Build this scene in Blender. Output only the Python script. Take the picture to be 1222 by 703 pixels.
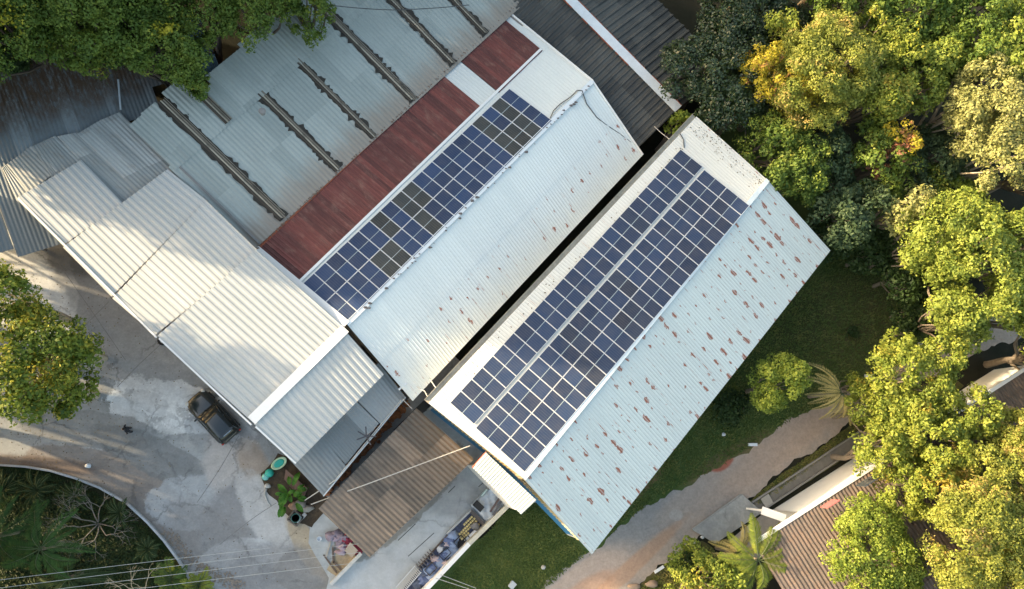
import bpy, bmesh, math, random
import numpy as np
from mathutils import Vector, Matrix
rad = math.radians
for _o in list(bpy.data.objects): bpy.data.objects.remove(_o)
SC = bpy.context.scene
COL = SC.collection

# ------------------------------------------------------------------ camera
# world: X to the right of the picture, Y up the picture, Z up; origin under the drone
CT = (0.21238, -0.1879, 54.30356)
RM = (Matrix.Rotation(CT[1], 3, 'Y') @ Matrix.Rotation(CT[0], 3, 'X'))
CAMP = Vector((0, 0, CT[2]))
cam = bpy.data.cameras.new('camera'); cam.lens = 900/1222*36; cam.sensor_width = 36; cam.clip_end = 2000
camo = bpy.data.objects.new('camera', cam); COL.objects.link(camo)
camo.matrix_world = Matrix.Translation(CAMP) @ RM.to_4x4()
SC.camera = camo

# ------------------------------------------------------------------ light
SUN_EL = 13.5; TRAVEL = -16.5          # light travels towards this world heading (deg from +X)
to_sun = Vector((-math.cos(rad(TRAVEL))*math.cos(rad(SUN_EL)), -math.sin(rad(TRAVEL))*math.cos(rad(SUN_EL)), math.sin(rad(SUN_EL))))
world = bpy.data.worlds.new('World'); SC.world = world; world.use_nodes = True
wn = world.node_tree.nodes; bg = wn['Background']
sky = wn.new('ShaderNodeTexSky'); sky.sky_type = 'NISHITA'; sky.sun_disc = False
sky.sun_elevation = rad(SUN_EL); sky.sun_rotation = math.atan2(to_sun.x, to_sun.y)
sky.altitude = 300; sky.air_density = 1.25; sky.dust_density = 5.0; sky.ozone_density = 0.0
world.node_tree.links.new(sky.outputs[0], bg.inputs[0]); bg.inputs[1].default_value = 0.15
sl = bpy.data.lights.new('sun', 'SUN'); sl.energy = 3.3; sl.angle = rad(1.0); sl.color = (1.0, 0.78, 0.50)
so = bpy.data.objects.new('sun', sl); COL.objects.link(so)
so.rotation_euler = to_sun.to_track_quat('Z', 'Y').to_euler()
vs = SC.view_settings; vs.view_transform = 'Standard'; vs.look = 'None'; vs.exposure = 1.95; vs.gamma = 1; vs.use_curve_mapping = False

# ------------------------------------------------------------------ calibration of the survey: plan position of a spot seen in the drone photo, at a known height
def ray(px, py): return RM @ Vector(((px-611)/900, -(py-351.5)/900, -1))
def at(px, py, z=0.0):
    d = ray(px, py); return CAMP + d*((z-CT[2])/d.z)
def onp(px, py, pl):
    o, n = pl; d = ray(px, py); return CAMP + d*((o-CAMP).dot(n)/d.dot(n))
TH = 0.8395
U = Vector((math.cos(TH), math.sin(TH), 0)); W = Vector((math.sin(TH), -math.cos(TH), 0))   # along / across the two warehouses
def F(u, w, z=0.0): return U*u + W*w + Vector((0, 0, z))

# ------------------------------------------------------------------ object helpers
def tag(o, label=None, cat=None, group=None, kind=None):
    if label: o['label'] = label
    if cat: o['category'] = cat
    if group: o['group'] = group
    if kind: o['kind'] = kind
    return o
def empty(name, loc=(0,0,0), rz=0.0):
    o = bpy.data.objects.new(name, None); COL.objects.link(o); o.location = loc; o.rotation_euler = (0, 0, rz)
    o.empty_display_size = .3
    return o
def thing(name, label, cat, loc=(0,0,0), rz=0.0, group=None):
    return tag(empty(name, loc, rz), label, cat, group)
def inv(parent):
    """matrix from world to the parent's frame, walking up the chain without a depsgraph update"""
    M = Matrix.Identity(4); p = parent
    while p is not None:
        M = (Matrix.Translation(p.location) @ p.rotation_euler.to_matrix().to_4x4() @ Matrix.Diagonal((*p.scale, 1))) @ M; p = p.parent
    return M.inverted()
def mk(name, verts, faces, mat=None, parent=None, uv=None, smooth=False, local=False, mats=None, mi=None):
    """mesh object; verts in world space unless local=True (then in the parent's frame)"""
    if parent is not None and not local:
        M = inv(parent); verts = [M @ Vector(v) for v in verts]
    elif parent is None and not local:
        c = Vector((0, 0, 0))
    me = bpy.data.meshes.new(name)
    me.from_pydata([tuple(v) for v in verts], [], faces)
    if uv is not None:
        ul = me.uv_layers.new(name='UVMap')
        li = np.empty(len(me.loops), dtype=np.int32); me.loops.foreach_get('vertex_index', li)
        ul.data.foreach_set('uv', np.asarray(uv, dtype=np.float32)[li].ravel())
    if mats:
        for m in mats: me.materials.append(m)
        if mi is not None: me.polygons.foreach_set('material_index', np.asarray(mi, dtype=np.int32))
    elif mat: me.materials.append(mat)
    if smooth: me.polygons.foreach_set('use_smooth', np.ones(len(me.polygons), dtype=bool))
    me.update()
    o = bpy.data.objects.new(name, me); COL.objects.link(o)
    if parent is not None: o.parent = parent
    return o
class MB:
    def __init__(s): s.v = []; s.f = []
    def add(s, v, f):
        b = len(s.v); s.v += [Vector(x) for x in v]; s.f += [tuple(b+i for i in q) for q in f]
    def prism(s, pts, z0, z1):
        """vertical prism over a plan outline; z1 may be a list of top heights"""
        n = len(pts); zt = z1 if isinstance(z1, (list, tuple)) else [z1]*n; zb = z0 if isinstance(z0, (list, tuple)) else [z0]*n
        a = sum(pts[i][0]*pts[(i+1) % n][1]-pts[(i+1) % n][0]*pts[i][1] for i in range(n))
        if a < 0: pts = pts[::-1]; zt = zt[::-1]; zb = zb[::-1]
        v = [(p[0], p[1], zb[i]) for i, p in enumerate(pts)] + [(p[0], p[1], zt[i]) for i, p in enumerate(pts)]
        f = [tuple(range(n))[::-1], tuple(range(n, 2*n))] + [(i, (i+1) % n, n+(i+1) % n, n+i) for i in range(n)]
        s.add(v, f); return s
    def bar(s, a, b, w, h, up=Vector((0,0,1))):
        """rectangular bar from a to b (centre line), width w, height h"""
        a = Vector(a); b = Vector(b); d = (b-a).normalized(); x = d.cross(up)
        if x.length < 1e-4: x = d.cross(Vector((1,0,0)))
        x.normalize(); y = x.cross(d)
        v = [p+x*(sx*w/2)+y*(sy*h/2) for p in (a, b) for sx, sy in ((-1,-1),(1,-1),(1,1),(-1,1))]
        s.add(v, [(0,1,2,3),(7,6,5,4),(0,4,5,1),(1,5,6,2),(2,6,7,3),(3,7,4,0)]); return s
    def tube(s, pts, r, n=6, cap=True):
        pts = [Vector(p) for p in pts]; rr = r if isinstance(r, (list, tuple)) else [r]*len(pts)
        v = []; f = []; ref = None
        for i, p in enumerate(pts):
            d = (pts[min(i+1, len(pts)-1)]-pts[max(i-1, 0)]).normalized()
            if ref is None: ref = d.cross(Vector((0.13, .2, 1)));
            x = (ref - d*ref.dot(d));
            if x.length < 1e-5: x = d.cross(Vector((1, .1, 0)))
            x.normalize(); ref = x; y = d.cross(x)
            for k in range(n):
                a = 2*math.pi*k/n; v.append(p+(x*math.cos(a)+y*math.sin(a))*rr[i])
        for i in range(len(pts)-1):
            for k in range(n): f.append((i*n+k, i*n+(k+1) % n, (i+1)*n+(k+1) % n, (i+1)*n+k))
        if cap: f.append(tuple(range(n))[::-1]); f.append(tuple((len(pts)-1)*n+k for k in range(n)))
        s.add(v, f); return s
    def blob(s, c, r, seed=0, amp=.12, seg=10, rings=7):
        rn = random.Random(seed); c = Vector(c); r = Vector(r) if hasattr(r, '__len__') else Vector((r, r, r))
        v = [c+Vector((0,0,r.z))]; ph = [rn.uniform(0, 6) for _ in range(4)]
        for i in range(1, rings):
            t = math.pi*i/rings
            for k in range(seg):
                a = 2*math.pi*k/seg; q = 1+amp*(math.sin(3*a+ph[0]+2*t)*.6+math.sin(5*t+ph[1]+a)*.5+rn.uniform(-.5,.5))
                v.append(c+Vector((math.sin(t)*math.cos(a)*r.x, math.sin(t)*math.sin(a)*r.y, math.cos(t)*r.z))*q)
        v.append(c-Vector((0,0,r.z))); f = []
        for k in range(seg): f.append((0, 1+k, 1+(k+1) % seg))
        for i in range(rings-2):
            for k in range(seg): f.append((1+i*seg+k, 1+(i+1)*seg+k, 1+(i+1)*seg+(k+1) % seg, 1+i*seg+(k+1) % seg))
        e = len(v)-1; b = 1+(rings-2)*seg
        for k in range(seg): f.append((b+k, e, b+(k+1) % seg))
        s.add(v, f); return s
    def lathe(s, c, prof, n=14):
        c = Vector(c); v = []; f = []
        for r, z in prof:
            for k in range(n): a = 2*math.pi*k/n; v.append(c+Vector((r*math.cos(a), r*math.sin(a), z)))
        for i in range(len(prof)-1):
            for k in range(n): f.append((i*n+k, i*n+(k+1) % n, (i+1)*n+(k+1) % n, (i+1)*n+k))
        f.append(tuple(range(n))[::-1]); f.append(tuple((len(prof)-1)*n+k for k in range(n)))
        s.add(v, f); return s
    def build(s, name, mat=None, parent=None, smooth=False, local=False): return mk(name, s.v, s.f, mat, parent, smooth=smooth, local=local)

# ------------------------------------------------------------------ materials
def nd(nt, typ, ins=None, **pr):
    n = nt.nodes.new(typ)
    for k, v in pr.items(): setattr(n, k, v)
    for k, v in (ins or {}).items():
        s = n.inputs[k]
        if isinstance(v, bpy.types.NodeSocket): nt.links.new(v, s)
        else:
            if s.type == 'RGBA' and len(v) == 3: v = (*v, 1)
            s.default_value = v
    return n
def newmat(name, rough=.7, metal=0.0, spec=.5):
    m = bpy.data.materials.new(name); m.use_nodes = True; nt = m.node_tree; b = nt.nodes['Principled BSDF']
    b.inputs['Roughness'].default_value = rough; b.inputs['Metallic'].default_value = metal; b.inputs['Specular IOR Level'].default_value = spec
    return m, nt, b
def math_(nt, op, a, b=None, c=None, clamp=False):
    n = nt.nodes.new('ShaderNodeMath'); n.operation = op; n.use_clamp = clamp
    for i, v in enumerate((a, b, c)):
        if v is None: continue
        if isinstance(v, bpy.types.NodeSocket): nt.links.new(v, n.inputs[i])
        else: n.inputs[i].default_value = v
    return n.outputs[0]
def noise(nt, vec, scale, detail=3, rough=.55, dist=0, dim='3D', out=0):
    n = nd(nt, 'ShaderNodeTexNoise', {'Scale': scale, 'Detail': detail, 'Roughness': rough, 'Distortion': dist}, noise_dimensions=dim)
    if vec is not None: nt.links.new(vec, n.inputs['Vector'])
    return n.outputs[out]
def mix(nt, fac, a, b, blend='MIX'):
    n = nt.nodes.new('ShaderNodeMix'); n.data_type = 'RGBA'; n.blend_type = blend
    for s, v in ((n.inputs[0], fac), (n.inputs[6], a), (n.inputs[7], b)):
        if isinstance(v, bpy.types.NodeSocket): nt.links.new(v, s)
        else: s.default_value = v if not hasattr(v, '__len__') else ((*v, 1) if len(v) == 3 else v)
    return n.outputs[2]
def step(nt, x, lo, hi, a=0.0, b=1.0):
    n = nd(nt, 'ShaderNodeMapRange', {1: lo, 2: hi, 3: a, 4: b}, interpolation_type='SMOOTHSTEP'); nt.links.new(x, n.inputs[0]); return n.outputs[0]
def coords(nt, kind='Object'): return nd(nt, 'ShaderNodeTexCoord').outputs[kind]
def vscale(nt, vec, s):
    n = nd(nt, 'ShaderNodeMapping', {'Scale': s}); nt.links.new(vec, n.inputs[0]); return n.outputs[0]
def bump(nt, b, h, strength=.4, dist=.03):
    n = nd(nt, 'ShaderNodeBump', {'Strength': strength, 'Distance': dist, 'Height': h}); nt.links.new(n.outputs[0], b.inputs['Normal'])
def setc(nt, b, c):
    if isinstance(c, bpy.types.NodeSocket): nt.links.new(c, b.inputs['Base Color'])
    else: b.inputs['Base Color'].default_value = (*c, 1)
_plain = {}
def plain(name, col, rough=.6, metal=0.0, var=.18, scale=6.0, spec=.5, bmp=.15):
    """painted / plastic / metal with a little uneven colour and grime"""
    if name in _plain: return _plain[name]
    m, nt, b = newmat(name, rough, metal, spec); co = coords(nt)
    n = noise(nt, co, scale, 4, .6); n2 = noise(nt, co, scale*5, 2)
    k = math_(nt, 'MULTIPLY_ADD', n, var*2, 1-var); k2 = math_(nt, 'MULTIPLY_ADD', n2, var, 1-var/2)
    c = mix(nt, 1.0, (*col, 1), math_(nt, 'MULTIPLY', k, k2), 'MULTIPLY')
    setc(nt, b, c); bump(nt, b, n2, bmp, .01); _plain[name] = m; return m
def sheetmat(name, c1, c2, rough=.55, metal=0.0, per=1.0, streak=.25, dirt=None, dirt_amt=0.0, seam=0.0, rust=0.0, rust_col=(.20,.055,.025), rust_lo=0.0, spec=.4, rowlen=0, rust_u=.93, rust_v=1.7, tonal=.5, stain=None, litter=None):
    """profiled roofing sheet: UV is in metres, U across the profile, V down the slope"""
    m, nt, b = newmat(name, rough, metal, spec); uv = coords(nt, 'UV')
    sx = nd(nt, 'ShaderNodeSeparateXYZ', {0: uv}); u, v = sx.outputs[0], sx.outputs[1]
    cell = math_(nt, 'FLOOR', math_(nt, 'DIVIDE', u, per))
    row = math_(nt, 'FLOOR', math_(nt, 'DIVIDE', v, rowlen)) if rowlen else 0.0
    cv = nd(nt, 'ShaderNodeCombineXYZ', {0: cell, 1: row}).outputs[0]
    wn_ = nd(nt, 'ShaderNodeTexWhiteNoise', {0: cv}, noise_dimensions='2D').outputs[0]
    big = noise(nt, vscale(nt, uv, (.25, .18, 1)), 1.0, 4, .6)
    k = math_(nt, 'ADD', math_(nt, 'MULTIPLY', wn_, tonal), math_(nt, 'MULTIPLY', big, 1-tonal))
    c = mix(nt, step(nt, k, .2, .8), c1, c2)
    st = noise(nt, vscale(nt, uv, (7, .45, 1)), 1.0, 4, .65)
    c = mix(nt, 1.0, c, math_(nt, 'MULTIPLY_ADD', st, streak*2, 1-streak), 'MULTIPLY')
    sp = noise(nt, vscale(nt, uv, (9, 6, 1)), 1.0, 5, .7)
    c = mix(nt, 1.0, c, math_(nt, 'MULTIPLY_ADD', sp, .3, .85), 'MULTIPLY')
    if dirt:
        dn = noise(nt, vscale(nt, uv, (1.6, .7, 1)), 1.0, 6, .7)
        c = mix(nt, math_(nt, 'MULTIPLY', step(nt, dn, .48, .72), dirt_amt), c, dirt)
    if seam:
        fr = math_(nt, 'FRACT', math_(nt, 'DIVIDE', u, per)); e = math_(nt, 'LESS_THAN', fr, .045/per)
        c = mix(nt, math_(nt, 'MULTIPLY', e, seam), c, (.12,.12,.12))
    if stain:      # run-off stain collected at one end of the slope: (v0, v1, colour, amount)
        sn = math_(nt, 'ADD', v, math_(nt, 'MULTIPLY_ADD', noise(nt, vscale(nt, uv, (1.5, .3, 1)), 1.0, 5, .7), 3.0, -1.5))
        c = mix(nt, math_(nt, 'MULTIPLY', step(nt, sn, stain[0], stain[1]), stain[3]), c, stain[2])
    if litter:     # fallen leaves lying on the sheets: (v0, v1, colour)
        ln = math_(nt, 'ADD', v, math_(nt, 'MULTIPLY_ADD', noise(nt, vscale(nt, uv, (.5, .5, 1)), 1.0, 6, .75), 5.0, -2.5))
        sp2 = noise(nt, vscale(nt, uv, (4, 1.2, 1)), 1.0, 5, .8)
        lc = mix(nt, noise(nt, uv, 14.0, 3), (.035,.02,.012), litter[2])
        c = mix(nt, math_(nt, 'MULTIPLY', step(nt, ln, litter[0], litter[1]), step(nt, sp2, .3, .55)), c, lc)
    if rust:
        wob = noise(nt, vscale(nt, uv, (3.5, 2.5, 1)), 1.0, 4, .7, out=1)
        wb = nd(nt, 'ShaderNodeVectorMath', {0: wob, 1: (.5,.5,.5)}, operation='SUBTRACT').outputs[0]
        wb = nd(nt, 'ShaderNodeVectorMath', {0: wb, 'Scale': .55}, operation='SCALE').outputs[0]
        q = nd(nt, 'ShaderNodeVectorMath', {0: vscale(nt, uv, (1/rust_u, 1/rust_v, 0)), 1: wb}, operation='ADD').outputs[0]
        vo = nd(nt, 'ShaderNodeTexVoronoi', {'Vector': q, 'Scale': 1.0, 'Randomness': .42}, voronoi_dimensions='2D')
        rr = nd(nt, 'ShaderNodeSeparateColor', {0: vo.outputs['Color']}).outputs[0]
        reg = step(nt, noise(nt, vscale(nt, uv, (.13, .2, 1)), 1.0, 3), .3, .62, .6, 1.15)
        kk = math_(nt, 'MULTIPLY', math_(nt, 'MULTIPLY', math_(nt, 'POWER', rr, 1.5), 1.25*rust), reg)
        dv = nd(nt, 'ShaderNodeVectorMath', {0: q, 1: vo.outputs['Position']}, operation='SUBTRACT').outputs[0]
        dv = nd(nt, 'ShaderNodeVectorMath', {0: dv, 1: (rust_u/.072, rust_v/.17, 0)}, operation='MULTIPLY').outputs[0]
        dl = nd(nt, 'ShaderNodeVectorMath', {0: dv}, operation='LENGTH').outputs['Value']
        fine = noise(nt, vscale(nt, uv, (15, 5.5, 1)), 1.0, 6, .78)
        fld = math_(nt, 'ADD', math_(nt, 'SUBTRACT', kk, dl), math_(nt, 'MULTIPLY_ADD', fine, 2.6, -1.3))
        mk_ = math_(nt, 'MULTIPLY', step(nt, fld, .0, .35), step(nt, rr, .08, .2))
        rib = math_(nt, 'SINE', math_(nt, 'MULTIPLY', u, 2*math.pi/.19)); mk_ = math_(nt, 'MULTIPLY', mk_, step(nt, rib, -.9, .2, .62, 1))
        # thin run lines under the screws
        fr = math_(nt, 'ABSOLUTE', math_(nt, 'SUBTRACT', math_(nt, 'FRACT', math_(nt, 'DIVIDE', u, rust_u)), .5))
        ln = math_(nt, 'MULTIPLY', math_(nt, 'LESS_THAN', fr, .03), step(nt, noise(nt, vscale(nt, uv, (2.1, .7, 1)), 1.0, 4, .8), .50, .66, 0, .55*rust))
        mk_ = math_(nt, 'MAXIMUM', mk_, ln, clamp=True)
        if rust_lo: mk_ = math_(nt, 'MULTIPLY', mk_, step(nt, v, rust_lo-.3, rust_lo+.2))
        rc = mix(nt, noise(nt, uv, 9.0, 4), rust_col, (.30,.12,.075))
        c = mix(nt, mk_, c, rc)
    setc(nt, b, c); bump(nt, b, sp, .12, .01)
    return m

# ------------------------------------------------------------------ profiled sheets
def corr(name, A, B, C, D, mat, parent, period=.2, amp=.03, prof='sine', rows=1, lap=.12, jit=0.0, jper=1.0, lift=.03, thick=.012, seed=1, uv0=(0,0)):
    """A->B runs across the ribs, A->D (and B->C) down the slope"""
    A, B, C, D = map(Vector, (A, B, C, D)); rn = random.Random(seed)
    n = (B-A).cross(D-A).normalized()
    if n.z < 0: n = -n
    L = max((B-A).length, (C-D).length); Ln = ((D-A).length+(C-B).length)/2
    if prof == 'sine': ph = [(i/6, .5-.5*math.cos(2*math.pi*i/6)) for i in range(6)]
    elif prof == 'rib': ph = [(0, 0), (.56, 0), (.68, 1), (.88, 1)]
    else: ph = [(0, 0), (.36, 0), (.5, 1), (.86, 1)]
    s = []; k = 0
    while k*period < L:
        for t, h in ph:
            x = (k+t)*period
            if x <= L: s.append((x, h))
        k += 1
    s.append((L, 0))
    vs_ = []; fs = []; uvs = []
    nj = int(L/jper)+2; js = [[rn.uniform(-jit, jit) for _ in range(nj)] for _ in range(rows+1)]
    if rows > 1 and jit == 0: pass
    for r in range(rows):
        t0, t1 = r/rows, (r+1)/rows
        b0 = len(vs_)
        for x, h in s:
            q = x/L; P0 = A.lerp(B, q); P1 = D.lerp(C, q); ji = min(int(x/jper), nj-1)
            ln = (P1-P0).length
            a0 = t0 - (lap/ln if r else -js[0][ji]/ln); a1 = t1 + js[r+1][ji]/ln
            for a, lf in ((a0, 0.0), ((a0+a1)/2, .5), (a1, 1.0)):
                vs_.append(P0.lerp(P1, a)+n*(h*amp+lf*lift*(rows > 1))); uvs.append((x+uv0[0], a*Ln+uv0[1]))
        for i in range(len(s)-1):
            for j in range(2): fs.append((b0+i*3+j, b0+i*3+j+1, b0+(i+1)*3+j+1, b0+(i+1)*3+j))
    # keep faces pointing up
    o = mk(name, vs_, fs, mat, parent, uv=uvs)
    v0, v1, v2 = [Vector(vs_[i]) for i in fs[0][:3]]
    if (v1-v0).cross(v2-v0).z < 0: o.data.flip_normals()
    md = o.modifiers.new('thick', 'SOLIDIFY'); md.thickness = thick; md.offset = -1
    return o
def wall(name, p0, p1, zb, zt0, zt1, mat, parent, th=.15, side=1):
    """upright wall between two plan points, top heights zt0/zt1; thickness to one side"""
    p0 = Vector(p0); p1 = Vector(p1); d = (p1-p0); d.z = 0; n = Vector((-d.y, d.x, 0)).normalized()*th*side
    return MB().prism([p0, p1, p1+n, p0+n], zb, [zt0, zt1, zt1, zt0]).build(name, mat, parent)

# ------------------------------------------------------------------ ground surfaces
def wob(poly, z, name, mat, amp=.25, sub=.28, seed=3, kind='structure', label=None):
    """flat ground sheet with an irregular outline"""
    rn = random.Random(seed); pts = []
    ph = [rn.uniform(0, 6.28) for _ in range(6)]
    n = len(poly); t = 0
    for i in range(n):
        a = Vector(poly[i]); b = Vector(poly[(i+1) % n]); L = (b-a).length; k = max(1, int(L/sub)); nn = Vector((-(b-a).y, (b-a).x, 0)).normalized()
        for j in range(k):
            q = t+L*j/k
            o = amp*(math.sin(q*.9+ph[0])*.45+math.sin(q*2.3+ph[1])*.3+math.sin(q*5.1+ph[2])*.2+rn.uniform(-.2,.2))
            p = a.lerp(b, j/k)+nn*o; pts.append((p.x, p.y, z))
        t += L
    o = mk(name, pts, [tuple(range(len(pts)))], mat)
    a = sum(pts[i][0]*pts[(i+1) % len(pts)][1]-pts[(i+1) % len(pts)][0]*pts[i][1] for i in range(len(pts)))
    if a < 0: o.data.flip_normals()
    bm = bmesh.new(); bm.from_mesh(o.data); bmesh.ops.triangulate(bm, faces=bm.faces); bm.to_mesh(o.data); bm.free()
    tag(o, kind=kind)
    if label: o['label'] = label
    return o
def blobmask(nt, co, px, py, rx, ry, ang, soft=.15, namp=.35, nz=None, z=0):
    """irregular patch at a plan position: rx, ry in metres, ang in degrees"""
    c = at(px, py, z)
    m1 = nd(nt, 'ShaderNodeVectorMath', {0: co, 1: tuple(c)}, operation='SUBTRACT').outputs[0]
    m2 = nd(nt, 'ShaderNodeMapping', {'Rotation': (0, 0, -rad(ang))}); nt.links.new(m1, m2.inputs[0])
    m3 = nd(nt, 'ShaderNodeVectorMath', {0: m2.outputs[0], 1: (1/rx, 1/ry, 0)}, operation='MULTIPLY').outputs[0]
    ln = nd(nt, 'ShaderNodeVectorMath', {0: m3}, operation='LENGTH').outputs['Value']
    d = math_(nt, 'ADD', ln, math_(nt, 'MULTIPLY_ADD', nz, namp*2, -namp))
    return step(nt, d, 1-soft, 1+soft, 1, 0)
def groundmat(name, c1, c2, blobs=(), scale=.35, fine=8.0, rough=.9, cracks=0.0, bmp=.4, speck=.3, n_amp=.35):
    m, nt, b = newmat(name, rough, 0, .25); co = coords(nt)
    g = nd(nt, 'ShaderNodeNewGeometry').outputs['Position']
    n1 = noise(nt, g, scale, 6, .62, .6); n2 = noise(nt, g, fine, 5, .7); n3 = noise(nt, g, scale*4, 5, .65)
    nb = noise(nt, g, .75, 9, .68)
    c = mix(nt, step(nt, n1, .35, .65), c1, c2)
    for bl in blobs:
        px, py, rx, ry, ang, colr, amt = bl[:7]; sf = (bl[7]*.6 if len(bl) > 7 else .05)
        c = mix(nt, math_(nt, 'MULTIPLY', blobmask(nt, g, px, py, rx, ry, ang, sf, n_amp, nb), amt), c, colr)
    c = mix(nt, 1.0, c, math_(nt, 'MULTIPLY_ADD', n3, .55, .72), 'MULTIPLY')
    c = mix(nt, 1.0, c, math_(nt, 'MULTIPLY_ADD', n2, speck*2, 1-speck), 'MULTIPLY')
    h = n2
    if cracks:
        dn = nd(nt, 'ShaderNodeVectorMath', {0: g, 1: nd(nt, 'ShaderNodeVectorMath', {0: noise(nt, g, .8, 4, .6, out=1), 'Scale': 1.6}, operation='SCALE').outputs[0]}, operation='ADD').outputs[0]
        vo = nd(nt, 'ShaderNodeTexVoronoi', {'Vector': dn, 'Scale': .22}, feature='DISTANCE_TO_EDGE')
        ck = math_(nt, 'MULTIPLY', step(nt, vo.outputs[0], .004, .022, 1, 0), step(nt, noise(nt, g, .3, 2), .42, .6))
        c = mix(nt, math_(nt, 'MULTIPLY', ck, cracks), c, (.05,.05,.05))
    setc(nt, b, c); bump(nt, b, h, bmp, .03); return m

LIGHT = (.70,.71,.69); MID = (.33,.34,.335); DARKC = (.20,.205,.20); BROWN = (.27,.235,.205); TAN = (.36,.31,.25)
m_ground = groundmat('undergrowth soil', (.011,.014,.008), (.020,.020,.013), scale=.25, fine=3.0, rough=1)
m_yard = groundmat('old concrete yard', MID, (.27,.28,.275), blobs=[
    (40,345,2.6,4.5,20,LIGHT,.85), (20,320,3.2,2.2,0,LIGHT,.7), (215,500,5.0,2.3,-20,(.78,.79,.77),.95,.06), (262,520,2.4,1.6,-35,(.44,.46,.47),.8,.08), (165,490,1.8,1.4,0,(.60,.61,.60),.85),
    (60,520,7.5,1.6,0,(.42,.43,.42),.7,.3), (130,555,5.5,1.4,-15,(.42,.41,.39),.6,.3), (200,575,6.5,1.3,-28,(.46,.45,.43),.7,.25), (260,560,3.5,.9,-40,LIGHT,.5,.3),
    (120,570,5.0,1.6,-18,BROWN,.8), (175,600,4.5,1.7,-38,BROWN,.75), (200,630,3.5,1.5,-50,(.2,.18,.165),.7), (30,555,4.5,.6,-4,(.17,.12,.09),.7,.4),
    (110,512,4.5,1.2,-8,DARKC,.65), (185,545,4.2,1.2,-25,DARKC,.75), (240,545,3.0,1.5,-10,(.24,.245,.24),.7), (230,600,2.8,1.8,0,(.42,.43,.43),.8),
    (285,575,1.6,3.4,35,(.52,.48,.44),.8,.3), (305,560,.9,2.6,25,(.36,.28,.21),.7,.4), (300,640,3.0,3.8,30,(.25,.25,.25),.85,.25), (330,630,1.4,4.2,35,(.52,.51,.49),.85,.2),
    (275,670,2.6,1.3,20,(.50,.51,.51),.85), (250,650,3.6,2.2,-40,(.26,.25,.24),.7,.4), (370,680,2.2,1.6,0,(.17,.15,.12),.6), (365,650,.7,2.4,30,(.40,.33,.23),.9,.3), (120,330,2.5,4.8,40,(.22,.22,.215),.7,.3),
    (90,300,2.5,1.6,-20,(.10,.10,.10),.7,.3), (160,400,3.0,4.8,40,(.34,.335,.33),.5,.4), (330,690,3.2,2.2,0,(.22,.22,.22),.7,.3), (290,500,1.8,1.0,-40,(.25,.25,.25),.7)],
    scale=.4, fine=7.0, cracks=.35, speck=.28)
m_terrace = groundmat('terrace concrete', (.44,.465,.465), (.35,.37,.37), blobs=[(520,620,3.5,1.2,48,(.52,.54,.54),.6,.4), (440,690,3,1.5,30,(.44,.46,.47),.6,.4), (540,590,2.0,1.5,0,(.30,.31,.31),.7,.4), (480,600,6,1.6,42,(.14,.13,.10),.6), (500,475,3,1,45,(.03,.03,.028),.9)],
    scale=.35, fine=6.0, cracks=.25, speck=.14)
m_lawn = groundmat('lawn', (.042,.078,.020), (.070,.098,.030), blobs=[(1000,380,6,3.5,20,(.075,.065,.028),.75,.5), (1040,420,4,3,0,(.07,.07,.028),.5,.5), (930,400,5,3,30,(.028,.042,.014),.6,.5), (600,650,3,2,0,(.085,.11,.032),.6,.5), (760,585,3,.5,38,(.19,.11,.06),.6,.4), (640,640,2.5,2,40,(.05,.085,.022),.6,.5), (870,545,4,.6,28,(.18,.12,.07),.5,.4)], scale=.5, fine=9.0, rough=1, bmp=1.0, speck=.42)
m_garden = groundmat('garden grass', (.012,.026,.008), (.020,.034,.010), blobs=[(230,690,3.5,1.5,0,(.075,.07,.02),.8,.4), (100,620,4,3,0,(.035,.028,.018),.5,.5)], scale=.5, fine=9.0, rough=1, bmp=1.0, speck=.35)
m_road = groundmat('packed dirt road', (.36,.30,.25), (.29,.255,.225), blobs=[(730,645,6.5,1.8,38,(.25,.245,.235),.8,.35), (790,605,4.5,1.4,35,(.26,.25,.24),.7,.4), (700,690,4,1.2,30,(.42,.33,.27),.6,.5), (850,575,5,1.0,32,(.36,.30,.25),.6,.5), (930,535,6,1.2,32,(.36,.28,.22),.7,.5), (750,680,5.5,.55,38,(.38,.24,.16),.7,.4), (700,706,2.5,.8,30,(.40,.25,.17),.7,.4), (807,615,.55,.4,0,(.36,.33,.30),.9,.2), (860,552,1.1,.6,20,(.33,.10,.06),.9,.3)], scale=.5, fine=5.0, speck=.36, bmp=.6)
m_path = groundmat('platform concrete', (.36,.36,.34), (.26,.265,.255), blobs=[(845,638,1.5,.8,30,(.30,.31,.31),.5)], scale=.8, fine=6.0, speck=.22, cracks=.3)
m_bed = groundmat('bed soil', (.055,.042,.030), (.10,.075,.05), scale=1.2, fine=8.0, rough=1, bmp=1.0)
m_verge = groundmat('grass verge', (.055,.070,.020), (.10,.085,.035), scale=1.0, fine=9.0, rough=1, bmp=1.0, blobs=[(780,665,3,.8,38,(.15,.10,.045),.6,.4)])
m_sand = groundmat('sand heap', (.42,.34,.22), (.34,.27,.18), scale=1.2, fine=9.0, rough=1)

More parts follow.
